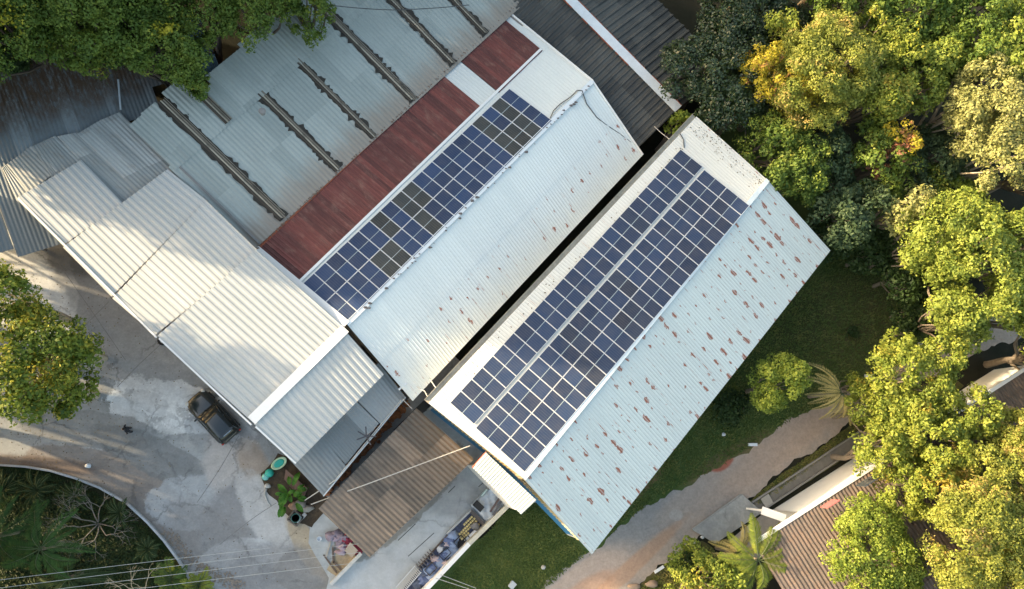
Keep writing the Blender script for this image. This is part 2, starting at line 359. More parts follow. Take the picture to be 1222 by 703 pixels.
g = mk('ground', [(-300,-300,-.02),(400,-300,-.02),(400,400,-.02),(-300,400,-.02)], [(0,1,2,3)], m_ground); tag(g, kind='structure')
def PX(l, z=0): return [at(x, y, z) for x, y in l]
Z1, Z2, Z3, Z4 = .004, .008, .012, .016
CURB = [(-220,560),(-120,556),(-60,553),(0,555),(30,557),(60,562),(90,571),(118,582),(150,600),(175,623),(195,645),(212,668),(228,695),(245,735),(262,800)]
wob(PX([(-220,250),(20,230),(340,250),(560,440),(520,500),(400,620),(420,800),(262,800)]+CURB[::-1][1:]), Z1, 'yard', m_yard, amp=.05)
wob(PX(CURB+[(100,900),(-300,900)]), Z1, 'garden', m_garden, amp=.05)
wob(PX([(560,420),(860,110),(1120,250),(1160,390),(1100,430),(1040,468),(990,490),(940,510),(905,535),(860,566),(800,596),(745,632),(700,668),(645,712),(500,950),(430,950),(440,800),(470,760),(505,708),(612,602)]), Z1, 'lawn', m_lawn, amp=.25)
wob(PX([(372,612),(505,478),(600,470),(700,600),(612,600),(506,706),(480,760),(380,760),(392,690),(368,648)]), Z2, 'terrace', m_terrace, amp=.04)
wob(PX([(420,1000),(645,700),(700,661),(745,624),(800,588),(860,558),(905,528),(945,500),(990,481),(1040,455),(1090,425),(1130,400),(1200,372),(1260,360),(1260,385),(1190,412),(1140,434),(1080,468),(1022,500),(985,527),(930,565),(880,604),(830,642),(780,684),(725,730),(600,1000)]), Z2, 'dirt_road', m_road, amp=.3, seed=8)
wob(PX([(725,732),(780,684),(829,641),(850,655),(870,700),(830,760),(700,800)]), Z1, 'verge', m_verge, amp=.3, seed=5)
wob(PX([(893,598),(930,569),(985,530),(1022,503),(1080,470),(1130,445),(1150,460),(1010,545),(940,590),(905,612)]), Z3, 'verge', m_verge, amp=.12, seed=6)
wob(PX([(312,566),(332,540),(350,548),(395,600),(372,630),(352,625),(330,598),(318,585)]), Z3, 'planting_bed', m_bed, amp=.12, seed=9)
wob(PX([(402,660),(412,645),(438,652),(425,668),(402,686),(390,680)]), Z3, 'sand', m_sand, amp=.1, seed=9)
wob(PX([(870,645),(909,614),(940,600),(960,615),(940,640),(900,670)]), Z3, 'paving', groundmat('paving', (.30,.27,.24), (.24,.22,.2), scale=.8, fine=6, speck=.15), amp=.02)

# raised concrete platform beside the road (two slabs)
t = thing('concrete_platform', 'grey stained concrete platform between dirt road and the white walled house', 'platform', at(868,618,0))
MB().prism(PX([(825,632),(884,590),(908,611),(852,648)]), 0, .25).build('slab', m_path, t)
MB().prism(PX([(826,631),(884,589.4),(885,590.3),(827,632)], .3), .25, .31).build('edge_kerb', plain('kerb grey', (.3,.3,.28)), t)
# drain channel along the house
t = thing('drain_channel', 'long dark concrete drain channel between road verge and white house wall', 'drain', at(960,575,0))
dm = plain('drain concrete', (.15,.145,.13), .9, var=.35, scale=1.5)
a1, b1 = at(900,606,0), at(1030,520,0); nn = (b1-a1).cross(Vector((0,0,1))).normalized()
MB().bar(a1+Vector((0,0,.02)), b1+Vector((0,0,.02)), .75, .05).build('channel_bed', dm, t)
MB().bar(a1+nn*.45+Vector((0,0,.1)), b1+nn*.45+Vector((0,0,.1)), .12, .2).bar(a1-nn*.45+Vector((0,0,.1)), b1-nn*.45+Vector((0,0,.1)), .12, .2).build('side_kerb', plain('kerb old', (.22,.215,.20), .9), t)
MB().bar(at(911,601,.14), at(920,595,.14), .8, .08).build('cover_slab', plain('kerb light', (.33,.32,.29), .9), t)

# low kerb wall round the garden
pts = [at(x, y, .35) for x, y in CURB]
mb = MB()
for i in range(len(pts)-1):
    a, b = pts[i], pts[i+1]; mb.prism([a+(b-a).cross(Vector((0,0,1))).normalized()*.06, b+(b-a).cross(Vector((0,0,1))).normalized()*.06, b-(b-a).cross(Vector((0,0,1))).normalized()*.06, a-(b-a).cross(Vector((0,0,1))).normalized()*.06], 0, .36)
kw = empty('garden_kerb_wall', at(118,582,0)); tag(kw, 'low curved pale kerb wall between dark garden and concrete yard', 'low wall')
mb.build('kerb', plain('kerb paint', (.42,.44,.46), .8, var=.4, scale=1.0), kw)

# ------------------------------------------------------------------ roofing materials
m_white = sheetmat('white coated sheet', (.62,.66,.645), (.57,.61,.60), rough=.45, per=1.0, streak=.09, tonal=.3, seam=.06)
m_whiteB = sheetmat('white sheet with rust', (.60,.65,.64), (.55,.60,.595), rough=.5, per=.93, streak=.06, tonal=.3, rust=1.25, rust_u=1.0, rust_v=1.1, seam=.08, rust_lo=3.5)
m_w2nw = sheetmat('white sheet old', (.59,.60,.57), (.53,.55,.53), rough=.5, per=.93, streak=.08, rust=.75, rust_u=1.1, rust_v=2.4, seam=.10, tonal=.3, rust_col=(.33,.15,.09))
m_w2se = sheetmat('pale blue sheet rusting', (.52,.575,.56), (.48,.53,.52), rough=.5, per=.93, streak=.08, rust=1.75, rust_u=.93, rust_v=.78, seam=.14, tonal=.3)
m_red = sheetmat('weathered red sheet', (.170,.055,.048), (.095,.036,.034), rough=.75, per=.35, streak=.5, tonal=.5, dirt=(.30,.19,.15), dirt_amt=.4)
m_light = sheetmat('light zinc sheet', (.44,.45,.44), (.39,.41,.405), rough=.45, metal=.0, per=1.1, streak=.07, tonal=.4, rowlen=5.3)
m_zincA = sheetmat('grey zinc sheet', (.33,.365,.345), (.265,.30,.285), rough=.5, metal=.0, per=1.1, streak=.14, tonal=.55, rowlen=7.0, stain=(8.4, 10.6, (.24,.17,.12), .6), dirt=(.14,.13,.12), dirt_amt=.12)
m_old = sheetmat('dull aged zinc sheet', (.35,.37,.36), (.25,.27,.265), rough=.6, per=1.0, streak=.25, tonal=.75, rowlen=4.0, dirt=(.23,.17,.12), dirt_amt=.35)
m_strip = sheetmat('rotten fibre skylight sheet', (.34,.31,.25), (.06,.05,.04), rough=.9, per=.085, streak=.6, tonal=.75, dirt=(.02,.018,.015), dirt_amt=.85)
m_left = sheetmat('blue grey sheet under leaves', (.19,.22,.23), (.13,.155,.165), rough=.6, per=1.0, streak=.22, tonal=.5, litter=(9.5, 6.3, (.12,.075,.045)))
m_fibre = sheetmat('dark fibre cement', (.085,.088,.082), (.050,.053,.052), rough=.9, per=1.1, streak=.35, tonal=.55, rowlen=1.8, dirt=(.15,.135,.11), dirt_amt=.35)
m_brown = sheetmat('brown weathered fibre cement', (.215,.175,.14), (.10,.09,.08), rough=.9, per=1.0, streak=.35, tonal=.5, rowlen=2.4, dirt=(.07,.065,.06), dirt_amt=.65)
m_tile = sheetmat('brown clay roofing', (.155,.120,.100), (.105,.088,.078), rough=.9, per=.22, streak=.30, tonal=.4, rowlen=.5, dirt=(.30,.16,.09), dirt_amt=.25)
m_leant = sheetmat('lean-to grey sheet', (.30,.325,.33), (.20,.22,.225), rough=.5, per=2.2, streak=.16, tonal=.8, dirt=(.13,.10,.08), dirt_amt=.15)
m_annex = sheetmat('pale ribbed sheet', (.46,.51,.51), (.41,.47,.47), rough=.5, streak=.05, tonal=.3)
m_bluepc = sheetmat('blue grey loose sheet', (.22,.32,.38), (.12,.18,.22), rough=.45, per=.9, streak=.3, tonal=.8)
m_trim = plain('white flashing', (.70,.70,.68), .5, var=.06)
m_cap = plain('bright ridge flashing', (.78,.77,.74), .4, var=.05)
m_rusttrim = plain('rusty edge', (.25,.07,.035), .9, var=.4, scale=4)
m_wallw = plain('white wall paint', (.72,.70,.66), .8, var=.10, scale=1.2)
m_wallg = plain('grey block wall', (.20,.195,.19), .9, var=.3, scale=1.5)
m_walld = plain('dark brick wall', (.10,.075,.06), .9, var=.4, scale=1.5)
m_yellow = sheetmat('yellow corrugated cladding', (.60,.46,.22), (.55,.48,.33), rough=.5, per=1.0, streak=.15, tonal=.7)
m_blue = plain('blue wall paint', (.045,.22,.46), .7, var=.15, scale=1.5)
m_dark = plain('dark gap lining', (.012,.012,.012), 1)
m_alu = plain('aluminium frame', (.56,.59,.61), .35, .0, var=.05)
m_black = plain('black rubber', (.012,.012,.013), .6)
m_conc = plain('light concrete', (.42,.42,.40), .9, var=.25, scale=1.5)

# ------------------------------------------------------------------ middle warehouse
H1, P1 = .83599, .2273
o1 = Vector((-4.43504, 10.90817, 5.33816)); a1 = Vector((math.cos(H1), math.sin(H1), 0)); b1 = Vector((math.sin(H1)*math.cos(P1), -math.cos(H1)*math.cos(P1), math.sin(P1))); n1 = a1.cross(b1).normalized()
n1 = n1 if n1.z > 0 else -n1
PL1 = (o1-n1*.13, n1)
wh1 = thing('warehouse', 'middle warehouse with dark red and white roof slopes carrying one solar array', 'warehouse', (at(540,260,0)))
vL, vT = onp(306,297,PL1), onp(606.5,14.5,PL1); rL, rT = onp(414,387,PL1), onp(707,97,PL1)
eL, eT = at(492.4,478.6,4.7), at(767,185,4.7)
def lerp2(t, s, A=None): # bilinear on the NW slope: t along ridge, s from valley to ridge
    return (vL.lerp(vT, t)).lerp(rL.lerp(rT, t), s)
down = Vector((0,0,.0))
s_red = .47
corr('white_roof_slope', rL.lerp(vL, 0), rT, rT.lerp(vT, 1-s_red+.02), rL.lerp(vL, 1-s_red+.02), m_white, wh1, .25, .012, 'rib', seed=3)
def q(t, s): return lerp2(t, s)
up = n1*.03
corr('red_roof_sheets', q(0,s_red+.005)+up, q(.708,s_red+.005)+up, q(.708,0)+up, q(0,0)+up, m_red, wh1, .25, .035, 'rib', rows=2, jit=.03, seed=4)
corr('red_roof_sheets', q(.778,s_red+.02)+up, q(.972,s_red+.02)+up, q(.972,0)+up, q(.778,0)+up, m_red, wh1, .25, .035, 'rib', rows=2, jit=.03, seed=5)
corr('white_roof_sheet', q(.709,s_red+.03)+up*.6, q(.777,s_red+.03)+up*.6, q(.777,-.005)+up*.6, q(.709,-.005)+up*.6, m_white, wh1, .25, .012, 'rib', seed=6)
corr('white_roof_sheet', q(.973,s_red+.03)+up*.6, q(1,s_red+.03)+up*.6, q(1,-.02)+up*.6, q(.973,-.02)+up*.6, m_white, wh1, .25, .012, 'rib', seed=7)
# SE slope: smooth upper run, rusty lower run
mL, mT = rL.lerp(eL, .57), rT.lerp(eT, .57)
corr('rusty_roof_slope', rL, rT, eT, eL, m_whiteB, wh1, .22, .012, 'rib', rows=2, lap=.15, lift=.02, seed=8)
dd = (rT-rL).normalized()
MB().bar(rL+Vector((0,0,.06)), rT+Vector((0,0,.06)), .32, .04).build('ridge_cap', plain('ridge grey white', (.60,.65,.68), .5, var=.08), wh1)
MB().bar(q(0,0)+Vector((-.0,0,.10)), q(0,1)+Vector((0,0,.12)), .45, .05).build('verge_flashing', m_cap, wh1)
MB().bar(q(.0,s_red)+n1*.09, q(.972,s_red)+n1*.09, .18, .03).build('flashing', m_trim, wh1)
MB().bar(q(1,0)+Vector((0,0,.06)), q(1,1)+Vector((0,0,.06)), .14, .08).bar(rT+Vector((0,0,.06)), eT+Vector((0,0,.06)), .1, .06).build('verge_trim', m_trim, wh1)
iu = a1*.25
for nm, p, q_, z0, z1 in (('wall', eL+iu-W*.35, eT-iu-W*.35, 4.5, 4.5), ('wall', vT-iu+W*.3, vL+iu+W*.3, 4.1, 4.1)):
    wall(nm, (p.x,p.y,0), (q_.x,q_.y,0), 0, z0, z1, m_wallg, wh1)
for e0, r0, e1 in ((vL+iu+W*.3, rL+iu, eL+iu-W*.35), (vT-iu+W*.3, rT-iu, eT-iu-W*.35)):
    mb = MB(); zt = [4.3, r0.z-.2, 4.5]
    pts = [e0, r0, e1]; nn = a1*.15
    v = [(p.x, p.y, 0) for p in pts]+[(p.x, p.y, z) for p, z in zip(pts, zt)]
    v2 = [(x+nn.x, y+nn.y, z) for x, y, z in v]
    mb.add(v+v2, [(0,1,4,3),(1,2,5,4),(6,9,10,7),(7,10,11,8),(3,4,10,9),(4,5,11,10),(0,3,9,6),(2,8,11,5)]); mb.build('gable_wall', m_wallg, wh1)
rn = random.Random(4)
mb = MB()
for i in range(46):
    p = rL.lerp(rT, rn.uniform(.02,.98))+W*rn.uniform(.02,.3)+Vector((0,0,.09)); s = rn.uniform(.03,.10)
    mb.blob(p, (s*1.6, s, .03), i, .3, 6, 4)
mb.build('sealant_patches', plain('old sealant', (.11,.10,.10), .9), wh1)

# ------------------------------------------------------------------ right warehouse
H2, P2 = .84308, .13301
o2 = Vector((5.01902, 3.2915, 7.26184)); a2 = Vector((math.cos(H2), math.sin(H2), 0)); b2 = Vector((math.sin(H2)*math.cos(P2), -math.cos(H2)*math.cos(P2), math.sin(P2))); n2 = a2.cross(b2).normalized()
n2 = n2 if n2.z > 0 else -n2
PL2 = (o2-n2*.13, n2)
wh2 = thing('warehouse', 'large right-hand warehouse with rust-spotted pale roof and two solar arrays, beside the lawn', 'warehouse', at(750,420,0))
gL, gT = onp(511,481,PL2), onp(831,139,PL2); kL, kT = onp(624.5,571,PL2), onp(916,215,PL2)
hL, hT = at(706.3,661.5,6.0), at(991,299,6.0)
corr('upper_roof_slope', kL, kT, gT, gL, m_w2nw, wh2, .22, .014, 'rib', seed=11)
corr('rusty_roof_slope', kL, kT, hT, hL, m_w2se, wh2, .22, .015, 'rib', rows=1, seed=12)
MB().bar(kL+Vector((0,0,.05)), kT+Vector((0,0,.05)), .34, .04).build('ridge_cap', plain('ridge blue white', (.52,.60,.64), .5, var=.1), wh2)
# box gutter along the NW eave
gm = plain('rusty cream gutter', (.42,.37,.28), .7, var=.5, scale=1.2)
gu0, gu1 = gL-W*.16-Vector((0,0,.16)), gT-W*.16-Vector((0,0,.16))
MB().bar(gu0, gu1, .30, .03).bar(gu0-W*.15+Vector((0,0,.09)), gu1-W*.15+Vector((0,0,.09)), .03, .2).build('gutter', gm, wh2)
# walls
hw = [gL+a2*.45+W*.35, kL+a2*.45, hL+a2*.45-W*.4]
hw2 = [gT-a2*.45+W*.35, kT-a2*.45, hT-a2*.45-W*.4]
zt = [gL.z-.08, kL.z-.08, 5.9]
wall('wall', (hw[2].x,hw[2].y,0), (hw2[2].x,hw2[2].y,0), 0, 5.85, 5.85, m_wallw, wh2)
wall('wall', (hw2[0].x,hw2[0].y,0), (hw[0].x,hw[0].y,0), 0, 6.8, 6.8, m_wallw, wh2)
def gable(pts, zts, zb, mat, name, off, parent, th=.12, ribs=False):
    v = [(p.x+off.x, p.y+off.y, zb) for p in pts]+[(p.x+off.x, p.y+off.y, z) for p, z in zip(pts, zts)]
    v2 = [(x+a2.x*th, y+a2.y*th, z) for x, y, z in v]
    mk(name, v+v2, [(0,1,4,3),(1,2,5,4),(6,9,10,7),(7,10,11,8),(3,4,10,9),(4,5,11,10),(0,3,9,6),(2,8,11,5),(0,6,7,1),(1,7,8,2)], mat, parent)
gable(hw, zt, 0, m_blue, 'gable_wall', Vector((0,0,0)), wh2)
gable(hw2, zt, 0, m_wallw, 'gable_wall', Vector((0,0,0)), wh2)
off = -a2*.06
g0, g1, g2 = [p+off for p in hw]
corr('yellow_cladding', (g0.x,g0.y,zt[0]-.02), (g1.x,g1.y,zt[1]-.02), (g1.x,g1.y,2.6), (g0.x,g0.y,2.6), m_yellow, wh2, .3, .05, 'rib', seed=13)
corr('yellow_cladding', (g1.x,g1.y,zt[1]-.02), (g2.x,g2.y,zt[2]-.02), (g2.x,g2.y,2.6), (g1.x,g1.y,2.6), m_yellow, wh2, .3, .05, 'rib', seed=14)
# end annex roof
ax = [at(579.7,540,5.75), at(640,597,5.75), at(622,614,5.35), at(563.7,558,5.35)]
corr('annex_roof', ax[0], ax[1], ax[2], ax[3], m_annex, wh2, .2, .02, 'rib', seed=15)
wall('annex_wall', (ax[3].x+.3,ax[3].y+.1,0), (ax[2].x-.1,ax[2].y+.2,0), 0, 5.2, 5.3, m_wallw, wh2, th=.12, side=1)
mb = MB(); mb.bar(ax[3]+Vector((.03,.02,-.1)), ax[0]+Vector((.03,.02,-.12)), .06, .22); mb.build('red_barge_board', plain('red barge board', (.50,.10,.05), .7), wh2)

# ------------------------------------------------------------------ solar panels
def solarmat(name, c):
    m, nt, b = newmat(name, .35, 0, .13); uv = coords(nt, 'UV'); sx = nd(nt, 'ShaderNodeSeparateXYZ', {0: uv}); u, v = sx.outputs[0], sx.outputs[1]
    fr = math_(nt, 'ABSOLUTE', math_(nt, 'SUBTRACT', math_(nt, 'FRACT', math_(nt, 'DIVIDE', u, .152)), .5))
    ln = math_(nt, 'MULTIPLY', step(nt, fr, .41, .47), .55)
    g = nd(nt, 'ShaderNodeNewGeometry').outputs['Position']
    oi = nd(nt, 'ShaderNodeObjectInfo').outputs['Random']
    cc = mix(nt, noise(nt, g, .35, 3), c, tuple(min(1, x*1.35+.004) for x in c))
    cc = mix(nt, 1.0, cc, math_(nt, 'MULTIPLY_ADD', oi, .5, .75), 'MULTIPLY')
    cc = mix(nt, ln, cc, (.09,.11,.14))
    dn = step(nt, noise(nt, g, 1.3, 5, .7), .3, .75, .02, .07); cc = mix(nt, dn, cc, (.42,.32,.21))
    setc(nt, b, cc); b.inputs['Sheen Weight'].default_value = .14; b.inputs['Sheen Tint'].default_value = (1,.85,.7,1); b.inputs['Sheen Roughness'].default_value = .5
    return m
m_cellblue = solarmat('blue solar cells', (.008,.030,.085)); m_celldark = solarmat('grey solar cells', (.022,.030,.034)); m_cellnavy = solarmat('navy solar cells', (.009,.027,.070))
def panel_meshes(cellmat, nm):
    mb = MB(); w, h = .99, 2.0; f = .023
    for x0, y0, x1, y1 in ((0,0,w,f),(0,h-f,w,h),(0,f,f,h-f),(w-f,f,w,h-f)):
        mb.prism([(x0,y0),(x1,y0),(x1,y1),(x0,y1)], 0, .04)
    fr = bpy.data.meshes.new('frame'); fr.from_pydata([tuple(v) for v in mb.v], [], mb.f); fr.materials.append(m_alu)
    # backing strip in the middle gap
    v = []; fc = []; uv = []
    bk = bpy.data.meshes.new('middle_strip'); bk.from_pydata([(f,h/2-.03,.031),(w-f,h/2-.03,.031),(w-f,h/2+.03,.031),(f,h/2+.03,.031),(f,h/2-.03,.01),(w-f,h/2-.03,.01),(w-f,h/2+.03,.01),(f,h/2+.03,.01)], [], [(0,1,2,3),(7,6,5,4),(0,4,5,1),(1,5,6,2),(2,6,7,3),(3,7,4,0)]); bk.materials.append(plain('cell gap strip', (.30,.36,.38), .4, var=.05))
    ms = []
    for (y0, y1) in ((f, h/2-.022), (h/2+.022, h-f)):
        g = bpy.data.meshes.new('cell_field')
        vv = [(f,y0,.034),(w-f,y0,.034),(w-f,y1,.034),(f,y1,.034),(f,y0,.01),(w-f,y0,.01),(w-f,y1,.01),(f,y1,.01)]
        g.from_pydata(vv, [], [(0,1,2,3),(7,6,5,4),(0,4,5,1),(1,5,6,2),(2,6,7,3),(3,7,4,0)])
        ul = g.uv_layers.new(name='UVMap')
        for l in g.loops: ul.data[l.index].uv = (vv[l.vertex_index][0]-f, vv[l.vertex_index][1])
        g.materials.append(cellmat); ms.append(g)
    return fr, bk, ms
PM = {k: panel_meshes(m, k) for k, m in (('blue', m_cellblue), ('dark', m_celldark), ('navy', m_cellnavy), ('deep', solarmat('dull navy solar cells', (.009,.022,.050))))}
ORD = ['first','second','third','fourth','fifth','sixth','seventh','eighth','ninth','tenth','eleventh','twelfth','thirteenth','fourteenth','fifteenth','sixteenth','seventeenth','eighteenth','nineteenth','twentieth','twenty-first','twenty-second','twenty-third','last']
def panels(o, a, b, n, off, sh, count, darks, base, rowname, group):
    # frame axes: x along the ridge, y down/up the slope, z the slope normal
    R = Matrix((a, b, n)).transposed()
    for i in range(count):
        k = ('dark' if base == 'blue' else 'deep') if i in darks else base
        fr, bk, ms = PM[k]
        p = o+a*(i*1.01+.01+sh)+b*off-n*.06
        if n.dot(a.cross(b)) < 0:   # keep a right-handed frame: run x the other way
            R = Matrix((-a, b, n)).transposed(); p = p+a*.99
        e = bpy.data.objects.new('solar_panel', None); COL.objects.link(e); e.location = p; e.rotation_euler = R.to_euler()
        cn = {'dark': 'charcoal grey', 'blue': 'blue', 'navy': 'dark navy', 'deep': 'duller navy'}[k]
        tag(e, '%s solar panel, %s from lower left, %s' % (cn, ORD[i] if count == 24 or i < count-1 else 'last', rowname), 'solar panel', group)
        for nm, me in (('frame', fr), ('middle_strip', bk), ('cell_field', ms[0]), ('cell_field', ms[1])):
            c = bpy.data.objects.new(nm, me); COL.objects.link(c); c.parent = e
panels(o1, a1, b1, n1, 0.02, 0, 20, {6,8,9,16,18}, 'blue', 'row beside red roof, middle warehouse', 'solar panels on the middle warehouse')
panels(o1, a1, b1, n1, 2.04, 0, 20, {4,5,8,16,17,18}, 'blue', 'ridge row, middle warehouse', 'solar panels on the middle warehouse')
panels(o2, a2, b2, n2, 0.0, 0, 24, {17}, 'navy', 'gutter row, rusty warehouse', 'solar panels on the right warehouse')
panels(o2, a2, b2, n2, 2.0+.22, -.106, 24, {13,8}, 'navy', 'middle row, rusty warehouse', 'solar panels on the right warehouse')
panels(o2, a2, b2, n2, 4.02+.22, -.106, 24, {11,12,7}, 'navy', 'ridge row, rusty warehouse', 'solar panels on the right warehouse')

# ------------------------------------------------------------------ light roofed shed (lower left of the middle warehouse)
sh = thing('shed', 'wide shed with light sunlit corrugated roof and bright ridge flashing, beside the parked black car', 'shed', at(220,350,0))
zr = rL.z+.12
c0, c1_ = at(297,500,zr), rL+Vector((0,0,.12))+W*.0
ridA, ridB = at(296,499,zr), at(410,389,zr)
SP = (ridA, None)
# slope falls to the NW, ends near z 4.9
def shp(px, py, z): return at(px, py, z)
wl = (ridA-at(20,235,4.9)).length
def row(pa, pb, pc, pd, za, zb, seed, mat, per=.40, amp=.05, rows=1): return corr('light_roof_sheets', at(*pa, za), at(*pb, za), at(*pc, zb), at(*pd, zb), mat, sh, per, amp, 'trap', rows=rows, seed=seed, jit=.0)
corr('light_roof_sheets', ridA, ridB, at(306.5,297.5,6.02), at(188,401,6.02), m_light, sh, .40, .046, 'trap', seed=21, rows=2, lift=.03)
corr('light_roof_sheets', at(185,400,5.97), at(309,300,5.97), at(246,239,5.55), at(134,356,5.55), m_light, sh, .40, .046, 'trap', seed=22)
corr('light_roof_sheets', at(133,354,5.50), at(246,239,5.50), at(200,202,5.15), at(75,295,5.15), m_light, sh, .40, .046, 'trap', seed=23)
corr('light_roof_sheets', at(75,293,5.10), at(147,243,5.10), at(97,191,4.85), at(19,237,4.85), m_light, sh, .40, .046, 'trap', seed=24)
corr('light_roof_sheets', at(105,211,5.11), at(146,241,5.11), at(98,190,4.87), at(66,207,4.87), m_light, sh, .40, .046, 'trap', seed=25) if False else None
corr('sub_roof_slope', at(303,506,zr-.03), at(413,396,zr-.03), at(458,447,5.75), at(353,553,5.75), m_light, sh, .40, .046, 'trap', seed=26)
rc = MB(); ca, cb = at(300,502,zr+.10), at(412,392,zr+.10)
rc.bar(ca-W*.0, cb, .62, .05); rc.build('ridge_flashing', m_cap, sh)
MB().bar(at(300,507,zr), at(190,404,6.05), .1, .12).bar(at(187,403,5.95), at(22,237,4.85), .1, .1).bar(at(305,509,zr), at(353,553,5.75), .1, .1).build('verge_trim', m_trim, sh)
i_ = 0
pA, pB = at(24,240,4.8), at(296,503,4.8)
wall('wall', (pA+U*.4).to_2d().to_3d(), (pB+U*.4).to_2d().to_3d(), 0, 4.6, 6.1, m_wallg, sh)
pC = at(348,548,5.6)
wall('wall', (pB+U*.4).to_2d().to_3d(), (at(346,547,5.0)+U*.4).to_2d().to_3d(), 0, 6.1, 5.4, m_wallg, sh)
# older grey sheets running on up the slope
op = thing('patched_roof', 'patchwork roof of dull aged grey sheets above the light corrugated shed', 'roof', at(150,180,0))
PT = [((66,213),(22,239),(0,208),(36,193),4.95),((38,196),(68,215),(100,207),(38,174),4.93)]
def pr(quad, z, mat, seed, per=.25, amp=.03, name='roof_sheet'): # quad: top-left, top-right, bottom-right, bottom-left (top = upper-left end)
    corr(name, at(*quad[3], z+.08), at(*quad[2], z+.08), at(*quad[1], z-.05), at(*quad[0], z-.05), mat, op, per, amp, 'sine', seed=seed)
pr([(2,200),(8,196),(40,228),(20,240)], 4.55, m_old, 31)
pr([(8,196),(38,174),(70,203),(34,230)], 4.62, m_old, 32)
pr([(44,178),(68,162),(102,208),(68,206)], 4.70, m_old, 33) if False else None
pr([(38,175),(66,162),(112,207),(70,226)], 4.66, m_old, 33)
pr([(68,163),(92,158),(168,226),(146,246)], 4.74, m_old, 34)
pr([(92,160),(122,142),(236,246),(200,262)], 4.82, m_old, 35)
pr([(121,143),(143,134),(250,240),(230,250)], 4.88, m_old, 36)
wall('wall', at(2,202,4.4).to_2d().to_3d(), at(22,240,4.4).to_2d().to_3d(), 0, 4.4, 4.5, m_wallg, op)
for q0, q1 in (((40,200),(90,190)), ((140,165),(200,210))):
    mb = MB(); 
    for x, y in (q0, q1): MB().bar(at(x, y, 4.4).to_2d().to_3d(), at(x, y, 4.4), .2, .2).build('post', m_wallg, op)

# ------------------------------------------------------------------ big grey roof
gr = thing('grey_roof_hall', 'long hall with grey zinc corrugated roof and rotten strips, draining to the red roof', 'hall', at(380,150,0))
zv = vL.z+.0; zg = 6.5
VL, VT = at(304,298,zv+.12), at(640,-18,zv+.12)
def gup(px, py, z): return at(px, py, z)
wv = VL.dot(W); uv0 = VL.dot(U)
def gp(u, w): # point on the hall roof plane: rises gently away from the valley
    return F(u, w, zv+.12+(wv-w)*.115)
ustrips = [(7.55,.55,-25.4),(12.55,.50,-21.9),(16.0,.40,-21.9),(20.0,.55,-24),(24.2,.50,-24),(27.75,.42,-24)]
rn = random.Random(2)
for i, (u0, u1, wt) in enumerate([(uv0,20.6,-21.8),(20.6,36,-21.8)]):
    corr('zinc_roof_sheets', gp(u0, wt-.2), gp(u1, wt-.2), gp(u1, wv-.02), gp(u0, wv-.02), m_zincA, gr, .30, .04, 'sine', seed=41+i, uv0=(u0, 3.5))
off3 = Vector((0,0,.05))
def upper(u0, u1, w0, seed, mt=None): corr('zinc_roof_sheets', gp(u0, w0)+off3, gp(u1, w0)+off3, gp(u1, -21.55)+off3, gp(u0, -21.55)+off3, mt or m_zincA, gr, .30, .04, 'sine', seed=seed, uv0=(u0, -3))
upper(4.95, 6.0, -25.5, 43); upper(6.0, 7.2, -25.6, 44); upper(7.9, 9.3, -25.8, 45); upper(9.3, 10.6, -24.3, 46); upper(10.6, 13.8, -24.9, 47); upper(13.8, 17.2, -25.2, 48); upper(17.2, 19.9, -24.8, 49); upper(20.4, 23.9, -25, 50); upper(24.4, 36, -25, 51)
for i, (u0, wd, wt) in enumerate(ustrips):
    lf = Vector((0,0,.05 if wt > -22 else .095))
    rj = random.Random(90+i); bl = []; br_ = []; nb_ = 44
    for j in range(nb_+1):
        w_ = wt+(wv-.2-wt)*j/nb_; bl.append(gp(u0-wd*.62-rj.uniform(-.06,.16)*(1+.8*math.sin(j*.37+i)), w_)+lf*.9); br_.append(gp(u0+wd*.62+rj.uniform(-.06,.16)*(1+.8*math.sin(j*.29+2*i)), w_)+lf*.9)
    mk('strip_dirt_bed', bl+br_, [(j, j+1, nb_+2+j, nb_+1+j) for j in range(nb_)], plain('black strip dirt', (.035,.032,.027), 1, var=.5, scale=5), gr)
    corr('skylight_strip', gp(u0-wd/2, wt)+lf, gp(u0+wd/2, wt)+lf, gp(u0+wd/2, wv-.25)+lf*.8, gp(u0-wd/2, wv-.25)+lf*.8, m_strip, gr, wd/3.2, .045, 'sine', rows=3, jit=.12, jper=.25, lift=.03, seed=60+i)
corr('skylight_strip', gp(9.35, -23.9)+Vector((0,0,.12)), gp(9.95, -23.9)+Vector((0,0,.12)), gp(9.95, -21.7)+Vector((0,0,.12)), gp(9.35, -21.7)+Vector((0,0,.12)), m_strip, gr, .19, .08, 'sine', seed=66)
MB().bar(VL+Vector((0,0,-.02))+W*.1, VT+Vector((0,0,-.02))+W*.1, .14, .05).build('valley_gutter', m_rusttrim, gr)
mb = MB(); rn = random.Random(9)
for i in range(260):
    p = VL.lerp(VT, rn.random())+W*rn.uniform(-.02,.12)+Vector((0,0,.03)); s = rn.uniform(.03,.08); mb.blob(p, (s, s, .04), i, .3, 5, 3)
mb.build('valley_debris', plain('valley debris', (.17,.12,.09), 1), gr)
wall('wall', F(10.7,-24.6), F(36,-24.8), 0, 5.6, 5.6, m_walld, gr); wall('wall', F(5.2,-25), F(5.2,-14.6), 0, 5.6, 4.6, m_wallg, gr)
for (x, y, s) in ((313,133,.28),(470,98,.0)):
    if s: tag(mk('roof_vent_lid', *(lambda m: (m.v, m.f))(MB().lathe(at(x, y, 6.75), [(.16,-.3),(.16,.05),(.24,.06),(.2,.14),(.02,.17)], 10)), m_wallg), 'small grey vent lid on the grey corrugated roof', 'vent')

